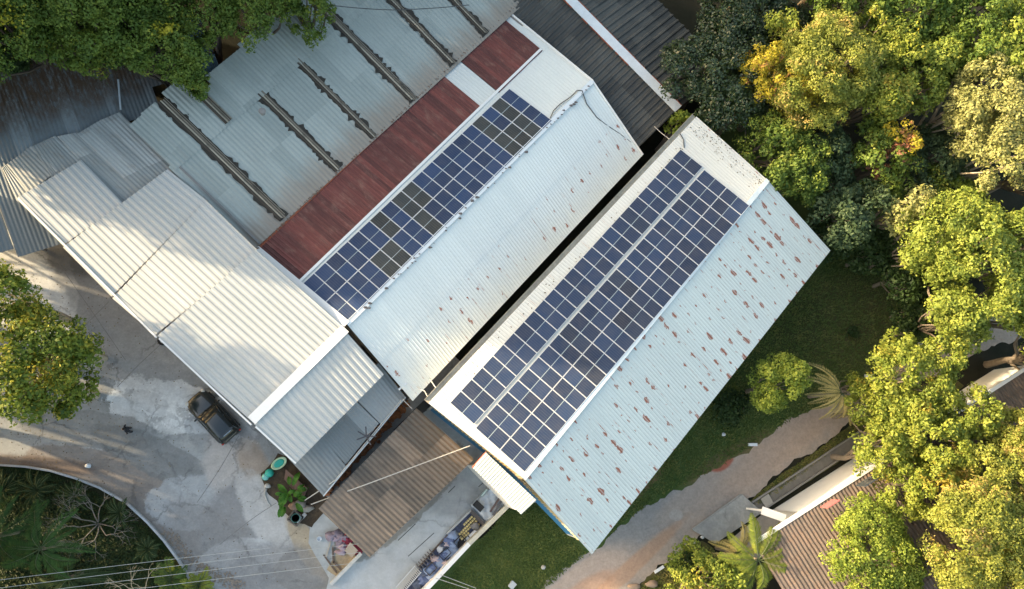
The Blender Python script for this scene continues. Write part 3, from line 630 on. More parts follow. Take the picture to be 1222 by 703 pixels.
# ------------------------------------------------------------------ roof at the left under the leaf litter
lr = thing('leaf_strewn_shed', 'shed with blue grey corrugated roof half buried in brown fallen leaves, under the dark trees', 'shed', at(60,160,0))
# ribs run from upper left to lower right steeply
LA, LB, LC, LD = at(-90,50,5.3), at(190,70,5.3), at(215,158,4.25), at(0,300,4.2)
dn = Vector((math.cos(rad(-67)), math.sin(rad(-67)), 0)); ac = Vector((-dn.y, dn.x, 0))
def lp(x, y): # roof plane falling along dn
    return Vector((x, y, 0))
o_l = at(100,130,4.6).to_2d().to_3d()
def lq(s, t): # s across, t down the slope (m)
    p = o_l+ac*s+dn*t; return Vector((p.x, p.y, 4.60-.09*t))
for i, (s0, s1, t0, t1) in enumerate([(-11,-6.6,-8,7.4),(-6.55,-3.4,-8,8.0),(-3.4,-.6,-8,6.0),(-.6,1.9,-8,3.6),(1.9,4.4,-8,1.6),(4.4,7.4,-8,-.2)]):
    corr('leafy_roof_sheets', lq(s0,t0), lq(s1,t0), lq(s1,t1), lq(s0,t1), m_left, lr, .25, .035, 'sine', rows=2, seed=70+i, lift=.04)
mb = MB()
for s, t in ((-10,6.6),(-6,6.6),(-2,4),(3,0),(6,-2),(-10,-6),(0,-7),(6,-7)): p = lq(s, t); MB().bar((p.x,p.y,0), (p.x,p.y,p.z-.05), .18, .18).build('post', m_wallg, lr)
pA, pB = lq(-10.6,9.2), lq(-4,9.3)
# small lit roof piece next to the shed corner
MB().bar(at(141,95,4.9), at(144,131,4.8), .1, .08).build('pipe', plain('pale pipe', (.42,.47,.50), .5), lr)

bp = thing('blue_canopy', 'narrow blue grey sheet metal canopy roof poking out under dark trees', 'canopy', at(235,60,0))
corr('canopy_roof', at(203,20,5.2), at(238,20,5.2), at(264,85,4.7), at(250,95,4.7), m_bluepc, bp, .22, .03, 'sine', seed=77)
corr('canopy_roof', at(190,22,5.0), at(222,40,5.1), at(250,95,4.8), at(240,93,4.75), m_bluepc, bp, .22, .03, 'sine', seed=78)
mb = MB()
for x, y in ((232,30),(255,80)): MB().bar(at(x,y,4.7).to_2d().to_3d(), at(x,y,4.7), .12, .12).build('post', m_wallg, bp)

# ------------------------------------------------------------------ dark fibre cement hall at the top
dk = thing('dark_roof_hall', 'hall with dark fibre cement roof and white rust-edged ridge cap, behind the white warehouse', 'hall', at(730,60,0))
R0, R1 = at(808.5,131,5.1), at(640,-40,5.1)
dr = (R1-R0).normalized(); across = Vector((-dr.y, dr.x, 0)); across = across if across.dot(U) > 0 else -across
e0 = at(745,200,5.2); e0b = at(757,177,5.2)
E0 = R0-across*4.9-Vector((0,0,1.1)); E1 = R1-across*4.9-Vector((0,0,1.1))
G0 = R0+across*7-Vector((0,0,1.8)); G1 = R1+across*7-Vector((0,0,1.8))
corr('dark_roof_slope', R1, R0, E0, E1, m_fibre, dk, .46, .09, 'rib', rows=3, seed=81, jit=.02)
corr('dark_roof_slope', R0, R1, G1, G0, m_fibre, dk, .60, .10, 'rib', rows=4, seed=82, jit=.02)
MB().bar(R0+Vector((0,0,.14)), R1+Vector((0,0,.14)), .75, .06).build('ridge_cap', plain('weathered white cap', (.58,.62,.64), .6, var=.2, scale=2), dk)
rn = random.Random(5)
for sgn in (-1, 1):
    t = 0
    L = (R1-R0).length
    while t < L:
        d = rn.uniform(.3, 1.6)
        if rn.random() < (.75 if (sgn > 0 and t < 8) or (sgn < 0 and t > 5.5) else .3): MB().bar(R0+dr*t+across*sgn*.4+Vector((0,0,.13)), R0+dr*min(L, t+d)+across*sgn*.4+Vector((0,0,.13)), .08+rn.uniform(0,.05), .05).build('rusty_cap_edge', m_rusttrim, dk)
        t += d+rn.uniform(0,.3)
for p, q_, zz in ((E0+across*.4+dr*.4, E1+across*.4, 3.9), (G0-across*.4+dr*.4, G1-across*.4, 3.2)): wall('wall', p.to_2d().to_3d(), q_.to_2d().to_3d(), 0, zz, zz, m_walld, dk)
p, m_, q_ = E0+across*.4+dr*.4, R0+dr*.4, G0-across*.4+dr*.4
wall('gable_wall', p.to_2d().to_3d(), m_.to_2d().to_3d(), 0, 3.9, 5.0, m_walld, dk); wall('gable_wall', m_.to_2d().to_3d(), q_.to_2d().to_3d(), 0, 5.0, 3.2, m_walld, dk)

# ------------------------------------------------------------------ lean-to
lt = thing('lean_to', 'low lean-to with dull grey patched sheets below the light corrugated roof', 'lean-to', at(420,520,0))
l0, l1, l2, l3 = at(346,548,4.2), at(460,440,4.5), at(484,474,3.9), at(386,592,3.7)
fr = lambda a, b, t: a.lerp(b, t)
k0 = fr(l0,l1,-.03)
corr('lean_to_roof', l0-W*.6, fr(l0,l1,.30)-W*.6, fr(l3,l2,.28), l3, m_leant, lt, .28, .03, 'sine', seed=91)
corr('lean_to_roof', fr(l0,l1,.29)-W*.6+Vector((0,0,.06)), fr(l0,l1,.66)-W*.6+Vector((0,0,.06)), fr(l3,l2,.70)-W*.25+Vector((0,0,.06)), fr(l3,l2,.29)-W*.2+Vector((0,0,.06)), m_leant, lt, .18, .022, 'rib', seed=92, uv0=(2.2,0))
corr('lean_to_roof', fr(l0,l1,.67)-W*.6+Vector((0,0,.03)), l1-W*.6+Vector((0,0,.03)), l2+Vector((0,0,.03)), fr(l3,l2,.705)+Vector((0,0,.03)), m_leant, lt, .25, .022, 'sine', seed=93, uv0=(4.4,0))
wall('wall', (l3-W*.4).to_2d().to_3d(), (l2-W*.4).to_2d().to_3d(), 0, 3.5, 3.6, m_walld, lt)
wall('wall', (l0+U*.4).to_2d().to_3d(), (l3+U*.4-W*.4).to_2d().to_3d(), 0, 3.9, 3.5, m_walld, lt)
MB().bar(fr(l3,l2,.0)+Vector((0,0,.12)), fr(l3,l2,1)+Vector((0,0,.12)), .08, .05).build('edge_pipe', plain('pale pipe', (.42,.47,.50), .5), lt)

# ------------------------------------------------------------------ brown roofed store
br = thing('brown_roof_store', 'open store under brown weathered corrugated roof between the lean-to and the concrete terrace', 'store', at(475,575,0))
b0, b1_, b2_, b3 = at(497,487,3.7), at(565.5,548,3.5), at(441,665,3.3), at(380,607,3.4)
corr('brown_roof', b0, b3, b2_, b1_, m_brown, br, .30, .075, 'sine', rows=2, seed=95, jit=.0, lap=.2)
mb = MB()
for s_, t_ in ((.04,.06),(.5,.06),(.96,.06),(.04,.94),(.5,.94),(.96,.94)):
    p = b0.lerp(b3, s_).lerp(b1_.lerp(b2_, s_), t_); MB().bar((p.x,p.y,0), (p.x,p.y,p.z-.03), .16, .16).build('post', m_conc, br)
wall('back_wall', b0.lerp(b3,.03).to_2d().to_3d(), b0.lerp(b3,.97).to_2d().to_3d(), 0, 3.3, 3.2, m_walld, br)

# ------------------------------------------------------------------ white walled house lower right
ho = thing('house', 'house with bright white wall and brown clay roof, half hidden by lower right trees', 'house', at(1000,640,0))
h0, h1 = at(899,648,4.1), at(1235,432,4.1)
hd = (h1-h0).normalized(); hn = Vector((hd.y, -hd.x, 0))
h3, h2 = h0+hn*9+Vector((0,0,1.6)), h1+hn*9+Vector((0,0,1.6))
corr('clay_roof', h3, h2, h1, h0, m_tile, ho, .30, .05, 'sine', rows=8, seed=97, jit=.02, lift=.05, lap=.06)
w0, w1 = h0+hd*4.4+hn*.15, h1+hn*.15
corr('clay_roof', h2, h3, h3+hn*9-Vector((0,0,1.6)), h2+hn*9-Vector((0,0,1.6)), m_tile, ho, .30, .05, 'sine', rows=4, seed=98)
m_brightw = plain('bright white wall', (.80,.79,.76), .8, var=.05, scale=1)
wall('front_wall', w0.to_2d().to_3d(), w1.to_2d().to_3d(), 0, 4.0, 4.0, m_brightw, ho, th=.2, side=-1)
e1_ = w0+hn*6
wall('side_wall', w0.to_2d().to_3d(), e1_.to_2d().to_3d(), 0, 4.0, 5.1, m_brightw, ho)
MB().bar(h0+Vector((0,0,.09)), h1+Vector((0,0,.09)), .28, .12).build('fascia', m_brightw, ho)
p = w0-hn*.03+hd*.9; MB().bar(p+Vector((0,0,1.3)), p+hd*1.1+Vector((0,0,1.3)), .05, .9).build('red_panel', plain('faded red panel', (.45,.12,.12), .7), ho)
# projecting white canopy beam
bs = at(909,609,2.6); be = at(937,619,3.2)
MB().bar(bs, be, .55, .18).build('canopy_beam', m_brightw, ho)
MB().bar(bs+Vector((.1,-.02,0)), Vector((bs.x+.1, bs.y-.02, 0)), .15, .15).build('canopy_post', m_brightw, ho)
for k in range(3):
    p = w0-hn*.02+hd*(4+k*5.5); MB().bar(p+Vector((0,0,1.6)), p+hd*1.3+Vector((0,0,1.6)), .06, 1.1).build('window', plain('window glass', (.05,.06,.07), .1), ho)

# ------------------------------------------------------------------ vegetation
def leafmat(name, cs, trans=.25, rough=.6, patch=None, pscale=.35, spec=.3):
    m = bpy.data.materials.new(name); m.use_nodes = True; nt = m.node_tree; b = nt.nodes['Principled BSDF']; out = nt.nodes['Material Output']
    g = nd(nt, 'ShaderNodeNewGeometry'); r = g.outputs['Random Per Island']; pos = g.outputs['Position']
    ramp = nt.nodes.new('ShaderNodeValToRGB'); e = ramp.color_ramp.elements
    while len(e) < len(cs): e.new(.5)
    for i, c in enumerate(cs): e[i].position = i/(len(cs)-1); e[i].color = (*c, 1)
    n = noise(nt, pos, .9, 3)
    k = math_(nt, 'ADD', math_(nt, 'MULTIPLY', r, .55), math_(nt, 'MULTIPLY', step(nt, n, .3, .7), .45)); nt.links.new(k, ramp.inputs[0]); c = ramp.outputs[0]
    if patch:
        c = mix(nt, step(nt, math_(nt, 'ADD', noise(nt, pos, pscale, 3), math_(nt, 'MULTIPLY_ADD', r, .16, -.08)), patch[1], patch[1]+.1), c, patch[0])
    b.inputs['Roughness'].default_value = rough; b.inputs['Specular IOR Level'].default_value = spec; setc(nt, b, c)
    t = nd(nt, 'ShaderNodeBsdfTranslucent'); nt.links.new(mix(nt, 1.0, c, (1.0,1.0,.55), 'MULTIPLY'), t.inputs[0])
    ms = nd(nt, 'ShaderNodeMixShader', {0: trans}); nt.links.new(b.outputs[0], ms.inputs[1]); nt.links.new(t.outputs[0], ms.inputs[2]); nt.links.new(ms.outputs[0], out.inputs[0])
    return m
K = {
 'olive': leafmat('olive leaves', [(.09,.14,.018),(.20,.245,.035),(.31,.32,.05)], patch=((.42,.33,.05), .60)),
 'oliveB': leafmat('fine olive leaves', [(.11,.145,.022),(.23,.26,.045),(.34,.335,.07)], patch=((.40,.30,.09), .58)),
 'yellow': leafmat('yellow leaves', [(.26,.24,.02),(.42,.36,.03),(.50,.38,.05)], patch=((.42,.20,.09), .56), pscale=.8),
 'green': leafmat('mid green leaves', [(.05,.10,.018),(.12,.18,.028),(.20,.25,.04)], patch=((.30,.31,.05), .60)),
 'bright': leafmat('bright green leaves', [(.10,.16,.02),(.20,.26,.035),(.32,.36,.06)]),
 'lime': leafmat('lime green leaves', [(.10,.155,.025),(.205,.26,.042),(.32,.345,.06)]),
 'pale': leafmat('pale green leaves', [(.15,.17,.05),(.28,.29,.10),(.38,.37,.14)]),
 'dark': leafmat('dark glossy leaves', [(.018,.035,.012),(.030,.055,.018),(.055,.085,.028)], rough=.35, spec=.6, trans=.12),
 'bluegreen': leafmat('blue green leaves', [(.035,.065,.032),(.06,.10,.045),(.11,.15,.06)]),
 'deep': leafmat('deep green leaves', [(.045,.090,.015),(.095,.155,.024),(.18,.23,.035)], patch=((.42,.38,.03), .62)),
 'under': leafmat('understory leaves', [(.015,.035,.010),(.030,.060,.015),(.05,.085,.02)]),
 'palm': leafmat('palm leaves', [(.020,.055,.012),(.045,.10,.018),(.08,.15,.03)], trans=.2),
 'yard': leafmat('yard tree leaves', [(.05,.09,.015),(.12,.17,.02),(.24,.26,.03)], patch=((.38,.34,.04), .56)),
 'dry': leafmat('dry palm leaves', [(.26,.22,.06),(.42,.35,.13),(.55,.43,.20)], trans=.2),
 'cycad': leafmat('cycad leaves', [(.014,.030,.008),(.030,.055,.012),(.055,.085,.018)], trans=.15),
 'banana': leafmat('banana leaves', [(.03,.10,.012),(.06,.17,.02),(.12,.25,.03)]),
 'red': leafmat('red shoots', [(.22,.09,.05),(.32,.14,.08),(.36,.2,.1)]),
}
m_bark = plain('bark', (.20,.165,.125), .95, var=.4, scale=3); m_barkd = plain('dark bark', (.07,.055,.042), .95, var=.4, scale=3); m_barkp = plain('pale bark', (.42,.36,.27), .9, var=.3, scale=3)
NP = np.random.default_rng(11)
def leaf_mesh(pts, nrm, size, asp=.55, rng=None):
    """one diamond leaf per point, lying about across its normal"""
    n = len(pts); a = rng.normal(size=(n, 3)); a -= nrm*(a*nrm).sum(1, keepdims=True); a /= np.linalg.norm(a, axis=1, keepdims=True)+1e-9
    b = np.cross(nrm, a); s = (size*rng.uniform(.65, 1.35, n))[:, None]
    v = np.empty((n, 4, 3)); v[:, 0] = pts-a*s*.5; v[:, 1] = pts+b*s*asp*.5+nrm*s*.08; v[:, 2] = pts+a*s*.5; v[:, 3] = pts-b*s*asp*.5+nrm*s*.08
    return v.reshape(-1, 3)
def np_mesh(name, v, mat, parent):
    M = np.array(inv(parent)); v = v@M[:3, :3].T+M[:3, 3]
    n = len(v)//4; me = bpy.data.meshes.new(name)
    me.vertices.add(n*4); me.vertices.foreach_set('co', v.astype(np.float32).ravel())
    me.loops.add(n*4); me.loops.foreach_set('vertex_index', np.arange(n*4, dtype=np.int32))
    me.polygons.add(n); me.polygons.foreach_set('loop_start', np.arange(0, n*4, 4, dtype=np.int32)); me.polygons.foreach_set('loop_total', np.full(n, 4, dtype=np.int32))
    me.materials.append(mat); me.update(calc_edges=True); me.validate()
    o = bpy.data.objects.new(name, me); COL.objects.link(o); o.parent = parent; return o
TREES = []
def tree(name, label, px, py, R, H, mat, zc=None, clump=.30, leaf=.22, dens=1.0, flat=.62, group=None, bark=None, base=None, seed=None, elong=None, droop=0.0, cat='tree', loc=None, gaps=.0):
    """px,py: where the crown centre shows in the survey photo; R crown radius, H tree height"""
    seed = seed if seed is not None else len(TREES)+1; rng = np.random.default_rng(seed*7+3); rn = random.Random(seed)
    hb = base if base is not None else H*.35; zc_ = H-(H-hb)*.42
    c = at(px, py, zc_) if loc is None else Vector((loc[0], loc[1], zc_))
    t = thing(name, label, cat, (c.x, c.y, 0), group=group)
    rz = (H-hb)*.5; cc = np.array([c.x, c.y, (H+hb)/2])
    ex, ey, ea = (1, 1, 0) if not elong else elong
    # clump centres over the crown, many small ones on a few big boughs
    nb = max(4, int(5+R*1.3)); th = rng.uniform(0, 2*np.pi, nb); rr = np.sqrt(rng.uniform(.05, 1, nb))*.62
    el = rng.uniform(-.25, .75, nb)
    bough = np.stack([np.cos(th)*rr, np.sin(th)*rr, el*.55], 1); br = rng.uniform(.34, .56, nb)
    bough = np.vstack([bough, [[0, 0, .25]]]); br = np.append(br, .55)
    rc = clump*R if clump < 1 else clump
    cl = []; lum = []
    per = int(max(8, 2.6*dens/( (rc/R)**2 )*.42/1.0/ (len(br)*.16)))
    for bc, b_r in zip(bough, br):
        d = rng.normal(size=(per, 3)); d /= np.linalg.norm(d, axis=1, keepdims=True); d[:, 2] = np.abs(d[:, 2])*rng.choice([1, 1, 1, -.5], per)
        cl.append(bc+d*b_r*rng.uniform(.75, 1.02, (per, 1)))
    cl = np.vstack(cl)
    # drop clumps sunk inside other boughs
    keep = np.ones(len(cl), bool)
    for bc, b_r in zip(bough, br): keep &= np.linalg.norm(cl-bc, axis=1) > b_r*.70
    keep &= rng.random(len(cl)) > gaps
    cl = cl[keep]
    ca, sa = np.cos(ea), np.sin(ea)
    X = cl[:, 0]*ex; Y = cl[:, 1]*ey
    P = np.stack([(X*ca-Y*sa)*R, (X*sa+Y*ca)*R, cl[:, 2]*rz*1.15], 1)+cc
    if droop: P[:, 2] -= droop*((P[:, :2]-cc[:2])**2).sum(1)/R**2
    rcs = rc*rng.uniform(.65, 1.3, len(P))
    la = leaf*leaf*.5*.6; nl = np.maximum(8, (dens*1.9*2*np.pi*rcs**2/la*.42)).astype(int)
    idx = np.repeat(np.arange(len(P)), nl); d = rng.normal(size=(len(idx), 3)); d /= np.linalg.norm(d, axis=1, keepdims=True)
    d[:, 2] = np.where((d[:, 2] < -.2) & (rng.random(len(d)) < .7), -d[:, 2], d[:, 2])
    lob = 1+.22*np.sin(d[:, 0]*5+idx)*np.cos(d[:, 1]*5+idx*1.7)
    pts = P[idx]+d*(rcs[idx]*lob*rng.uniform(.72, 1.05, len(idx)))[:, None]*np.array([1, 1, flat+.15])
    nr = d*.9+rng.normal(size=d.shape)*.5+np.array([0, 0, .25]); nr /= np.linalg.norm(nr, axis=1, keepdims=True)
    wisp = rng.random(len(idx)) < .07; pts[wisp] += (pts[wisp]-P[idx[wisp]])*rng.uniform(.1, .45, (wisp.sum(), 1))
    v = leaf_mesh(pts, nr, leaf*rng.uniform(.7, 1.25, len(P))[idx], rng=rng)
    np_mesh('crown', v, K[mat], t)
    # trunk and limbs
    mb = MB(); r0 = .035*H*.5+.05
    mb.tube([(c.x, c.y, -.1), (c.x+rn.uniform(-.2,.2), c.y+rn.uniform(-.2,.2), hb*.6), (c.x+rn.uniform(-.3,.3), c.y+rn.uniform(-.3,.3), hb+rz*.5)], [r0*1.3, r0, r0*.6], 7)
    mb.build('trunk', bark or m_bark, t)
    ml = MB(); top = Vector((c.x, c.y, hb*.8)); sel = rng.choice(len(P), min(len(P), 9+int(R*2)), replace=False)
    for k in sel:
        e = Vector(P[k]); s = Vector((c.x, c.y, hb*rn.uniform(.55, 1.0))); m = s.lerp(e, .5)+Vector((rn.uniform(-.3,.3), rn.uniform(-.3,.3), -.1*R))
        ml.tube([s, m, e], [r0*.5, r0*.32, r0*.12], 5)
    ml.build('limbs', bark or m_bark, t)
    TREES.append(t); return t
GF = 'trees of the forest edge right of the warehouses'
def T(label, px, py, R, H, mat, **k): k.setdefault('group', GF); return tree(k.pop('name', 'broadleaf_tree'), label, px, py, R, H, mat, **k)
# dark glossy trees beside the dark roof
T('large dark glossy-leaved tree between dark fibre roof and rusty warehouse end', 852, 88, 4.4, 9, 'dark', leaf=.2, clump=.16, bark=m_barkd, dens=1.1)
T('dark green tree at top edge just right of the dark roof', 886, 22, 4.0, 9.5, 'dark', leaf=.2, clump=.16, bark=m_barkd)
T('dark tree in shade behind the yellow-leaved tree', 935, 40, 3.4, 8, 'dark', leaf=.22, clump=.22, bark=m_barkd)
T('small tree with yellow and pinkish leaves beside the dark glossy tree', 902, 78, 1.5, 11.5, 'yellow', leaf=.2, clump=.24, gaps=.15)
T('narrow yellow-leaved tree just below the small pinkish yellow one', 908, 112, 1.2, 10.5, 'yellow', leaf=.2, clump=.3, gaps=.2)
T('small dull yellow tree near top edge above the big olive crown', 925, 38, 1.4, 10.5, 'olive', leaf=.22, clump=.3, gaps=.2)
T('big fine-leaved olive yellow tree, brightest crown of upper forest', 992, 88, 4.6, 12.5, 'oliveB', leaf=.17, clump=.15, dens=1.15)
T('yellow green tree joined to left side of the big olive crown', 945, 100, 2.6, 11, 'yellow', leaf=.2, clump=.22)
T('mid green tree touching the upper right corner of rusty warehouse', 922, 168, 2.9, 9.2, 'green', leaf=.24, clump=.2)
T('green tree overhanging the warehouse roof corner notch', 950, 212, 3.0, 8.8, 'green', leaf=.22, clump=.2)
T('blue green tree above the lawn beside the warehouse right corner', 1008, 250, 3.2, 8, 'bluegreen', leaf=.3, clump=.18, dens=.95)
T('blue green tree below the big olive crown', 985, 190, 2.6, 8.5, 'bluegreen', leaf=.26, clump=.22)
T('dark green tree in middle of upper forest with yellow shoots', 1050, 190, 3.0, 9, 'green', leaf=.28, clump=.2)
T('sparse tree with yellow and pink leaf clusters left of pale crowns', 1062, 170, 1.5, 10.5, 'yellow', leaf=.24, clump=.3, gaps=.35)
T('small yellow-pink leaved tree above the blue green tree', 1058, 190, 1.0, 10, 'red', leaf=.22, clump=.3, gaps=.3)
T('olive tree right of the big fine-leaved crown', 1050, 115, 2.6, 11.5, 'olive', leaf=.24, clump=.22)
T('yellow green tree in centre of upper forest', 1092, 88, 2.8, 11.5, 'lime', leaf=.26, clump=.2)
T('golden green tree above the olive one near top', 1045, 58, 2.4, 12, 'olive', leaf=.24, clump=.22, gaps=.1)
T('deep green tree at top edge left of the far corner group', 1010, 12, 3.8, 11.5, 'deep', leaf=.26, clump=.16)
T('deep green tree at top edge in middle of forest', 1085, 18, 4.2, 12.5, 'deep', leaf=.28, clump=.16)
T('broad rich green tree at top edge right of middle', 1145, 30, 4.4, 13, 'deep', leaf=.28, clump=.15)
T('rich green tree in the top right corner', 1205, 40, 4.0, 13.5, 'green', leaf=.28, clump=.16)
T('green tree between rich green crowns and pale crowns', 1120, 78, 2.8, 11, 'deep', leaf=.28, clump=.2)
T('yellow green tree above the pale crown near right edge', 1175, 75, 2.2, 13, 'lime', leaf=.26, clump=.22, gaps=.1)
T('pale yellowish tree with cauliflower crown, upper of the pale pair', 1165, 118, 3.6, 13, 'pale', leaf=.24, clump=.15, gaps=.08, bark=m_barkp)
T('pale yellowish tree with cauliflower crown, lower of the pale pair', 1190, 185, 4.2, 13, 'pale', leaf=.24, clump=.15, gaps=.08, bark=m_barkp)
T('pale spiky-leaved tree left of the big lime crown', 1078, 248, 2.0, 9.5, 'pale', leaf=.34, clump=.25, gaps=.15)
T('dark green tree in shade under the pale crowns', 1110, 195, 3.0, 8, 'bluegreen', leaf=.3, clump=.2)
T('dark tree filling the gap below the pale pair', 1130, 235, 2.6, 8, 'green', leaf=.28, clump=.2)
T('very large lime green tree with rounded crown at right edge', 1168, 312, 5.2, 12, 'lime', leaf=.25, clump=.13, dens=1.1)
T('lime green lobe tree at left of the very large crown', 1102, 292, 2.6, 10, 'lime', leaf=.25, clump=.2)
T('lime green tree at right edge below the very large crown', 1212, 368, 3.2, 11, 'lime', leaf=.25, clump=.17)
T('lime green tree between lawn edge and clay roof corner', 1140, 382, 2.6, 9, 'lime', leaf=.25, clump=.18)
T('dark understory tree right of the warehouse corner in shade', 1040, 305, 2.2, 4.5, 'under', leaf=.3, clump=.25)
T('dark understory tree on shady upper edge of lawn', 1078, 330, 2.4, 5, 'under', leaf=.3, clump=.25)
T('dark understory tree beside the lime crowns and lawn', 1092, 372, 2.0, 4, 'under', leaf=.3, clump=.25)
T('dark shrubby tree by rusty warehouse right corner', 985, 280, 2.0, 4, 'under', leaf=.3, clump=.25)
T('olive yellow tree over the dirt road with white kerb stone beside', 1095, 452, 3.6, 9, 'olive', leaf=.24, clump=.13, gaps=.12)
T('golden olive tree standing behind the dry palm', 1048, 492, 2.4, 7.5, 'olive', leaf=.24, clump=.17, gaps=.08)
T('olive tree shading the dark object beside house', 1100, 515, 3.6, 9, 'olive', leaf=.22, clump=.12, gaps=.1)
T('olive tree over upper end of the white wall', 1052, 545, 2.4, 8, 'olive', leaf=.24, clump=.17, gaps=.12)
T('olive green tree over middle of the clay roof', 1105, 585, 3.6, 9, 'olive', leaf=.22, clump=.12, gaps=.08)
T('olive green tree left of the small visible patch of clay roof', 1148, 500, 2.4, 9, 'olive', leaf=.24, clump=.15)
T('pale olive tree at right edge below the clay roof patch', 1208, 522, 2.8, 9.5, 'oliveB', leaf=.2, clump=.15)
T('dense olive tree at right edge above the lowest crown', 1190, 560, 3.2, 10, 'oliveB', leaf=.2, clump=.15)
T('large feathery olive tree in the bottom right corner', 1175, 645, 4.6, 11, 'oliveB', leaf=.18, clump=.14, dens=1.1)
T('feathery olive tree on bottom edge near the right corner', 1215, 700, 3.6, 10.5, 'oliveB', leaf=.18, clump=.16)
T('round bright green tree standing in front of the clay roof', 1042, 664, 4.1, 8, 'bright', leaf=.19, clump=.14, group='round bright green trees')
T('compact round bright green tree on lawn edge beside dirt road', 926, 461, 2.2, 6.8, 'bright', leaf=.19, clump=.2, group='round bright green trees', base=.8)
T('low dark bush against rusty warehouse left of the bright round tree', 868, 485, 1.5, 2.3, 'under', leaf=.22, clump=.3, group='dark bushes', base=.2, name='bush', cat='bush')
T('small bright green shrub between dark roof end and warehouse corner', 812, 150, 1.2, 6.5, 'bright', leaf=.28, clump=.3, group='dark bushes', name='shrub', cat='shrub')
T('bushy golden green tree at bottom edge beside the platform', 840, 690, 2.7, 5, 'olive', leaf=.24, clump=.17, base=.6)
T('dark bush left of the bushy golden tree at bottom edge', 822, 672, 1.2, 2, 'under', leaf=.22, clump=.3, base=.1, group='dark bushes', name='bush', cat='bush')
T('small yellow green shrub by dry palm trunk', 1022, 462, 1.2, 4, 'olive', leaf=.22, clump=.3, base=.3, group='dark bushes', name='shrub', cat='shrub')
T('tiny green shrub growing in middle of shaded lawn', 1018, 397, .5, .8, 'under', leaf=.25, clump=.4, base=.05, group='dark bushes', name='shrub', cat='shrub')
# forest continuing past the frame
for i, (px, py, R, H, mt) in enumerate([(1275,90,5,13,'green'),(1270,190,5,12,'lime'),(1280,300,5,12,'green'),(1280,420,5,11,'olive'),(1285,560,5,11,'oliveB'),(1270,680,4,10,'olive'),(1240,-60,5,13,'deep'),(1130,-60,5,12,'deep'),(1020,-60,5,12,'green'),(920,-50,4.5,10,'dark')]):
    T('forest tree just outside the picture, %s clockwise from upper right' % ORD[i], px, py, R, H, mt, leaf=.42, clump=.2, dens=.8, group='forest beyond the picture')
# left yard tree
tree('broadleaf_tree', 'bushy sunlit tree with bare pale limbs standing in concrete yard at left edge', 22, 425, 4.3, 10.5, 'yard', leaf=.22, clump=.15, gaps=.32, bark=m_barkp, seed=301, base=4.5)
tree('broadleaf_tree', 'small-leaved top bough tree at left edge above the yard tree', 20, 355, 1.7, 11, 'yard', leaf=.22, clump=.25, gaps=.1, bark=m_barkp, seed=302)
tree('broadleaf_tree', 'slender tree with small tufts leaning out over concrete yard', 92, 415, 1.3, 7, 'yard', leaf=.22, clump=.30, gaps=.4, bark=m_barkp, seed=303)
tree('broadleaf_tree', 'dark green tree touching the yard tree on its lower right', 72, 462, 2.2, 8.5, 'yard', leaf=.24, clump=.2, gaps=.12, bark=m_barkp, seed=304)
GT = 'dark trees over the top left roofs'
for i, (lab, px, py, R, H, mt, el) in enumerate([
    ('dark green tree with a yellow-lit tuft in the top left corner', 18, 34, 3.3, 12, 'deep', None),
    ('dark green tree at top edge second from the left corner', 78, 0, 3.6, 12.5, 'deep', None),
    ('dark green tree hanging over leaf-strewn roof', 95, 44, 2.5, 10.5, 'deep', None),
    ('dark tree at top edge above the narrow canopy roof', 150, 2, 3.6, 12, 'deep', None),
    ('fluffy green tree whose bough reaches down over grey roof sheets', 182, 62, 2.5, 11, 'deep', (1.35,.8,-.4)),
    ('small hanging green bough tree at tip of the grey roof strip', 228, 92, 1.35, 8.5, 'deep', (1.3,.7,-1.0)),
    ('dark green tree over the black gap beside the grey roof', 245, 18, 3.0, 11, 'deep', None),
    ('green tree at top edge over the grey roof corner', 312, 8, 3.0, 11, 'deep', None),
    ('green bough tree at top edge reaching over first long roof strip', 368, 12, 1.9, 10, 'deep', (1.3,.7,-.7)),
    ('dark tree in shade between canopy roof and leaf-strewn roof', 140, 40, 2.4, 9, 'under', None),
    ('dark low tree at left edge above the leaf-strewn roof', 12, 66, 1.6, 8, 'under', None)]):
    tree('broadleaf_tree', lab, px, py, R, H, mt, leaf=.19, clump=.17, group=GT, elong=el, bark=m_barkd, seed=320+i, base=H*.45)
# unseen woods added beyond the left and top edges to shade yard and roofs
GW = 'woods added for shade beyond the left and top picture edges'
NUM = ['first','second','third','fourth','fifth','sixth','seventh','eighth','ninth','tenth','eleventh','twelfth','thirteenth','fourteenth','fifteenth','sixteenth','seventeenth','eighteenth','nineteenth','twentieth','twenty-first','twenty-second','twenty-third','twenty-fourth','twenty-fifth','twenty-sixth','twenty-seventh','twenty-eighth','twenty-ninth','thirtieth','thirty-first','thirty-second','thirty-third','thirty-fourth','thirty-fifth','thirty-sixth','thirty-seventh','thirty-eighth','thirty-ninth','fortieth']

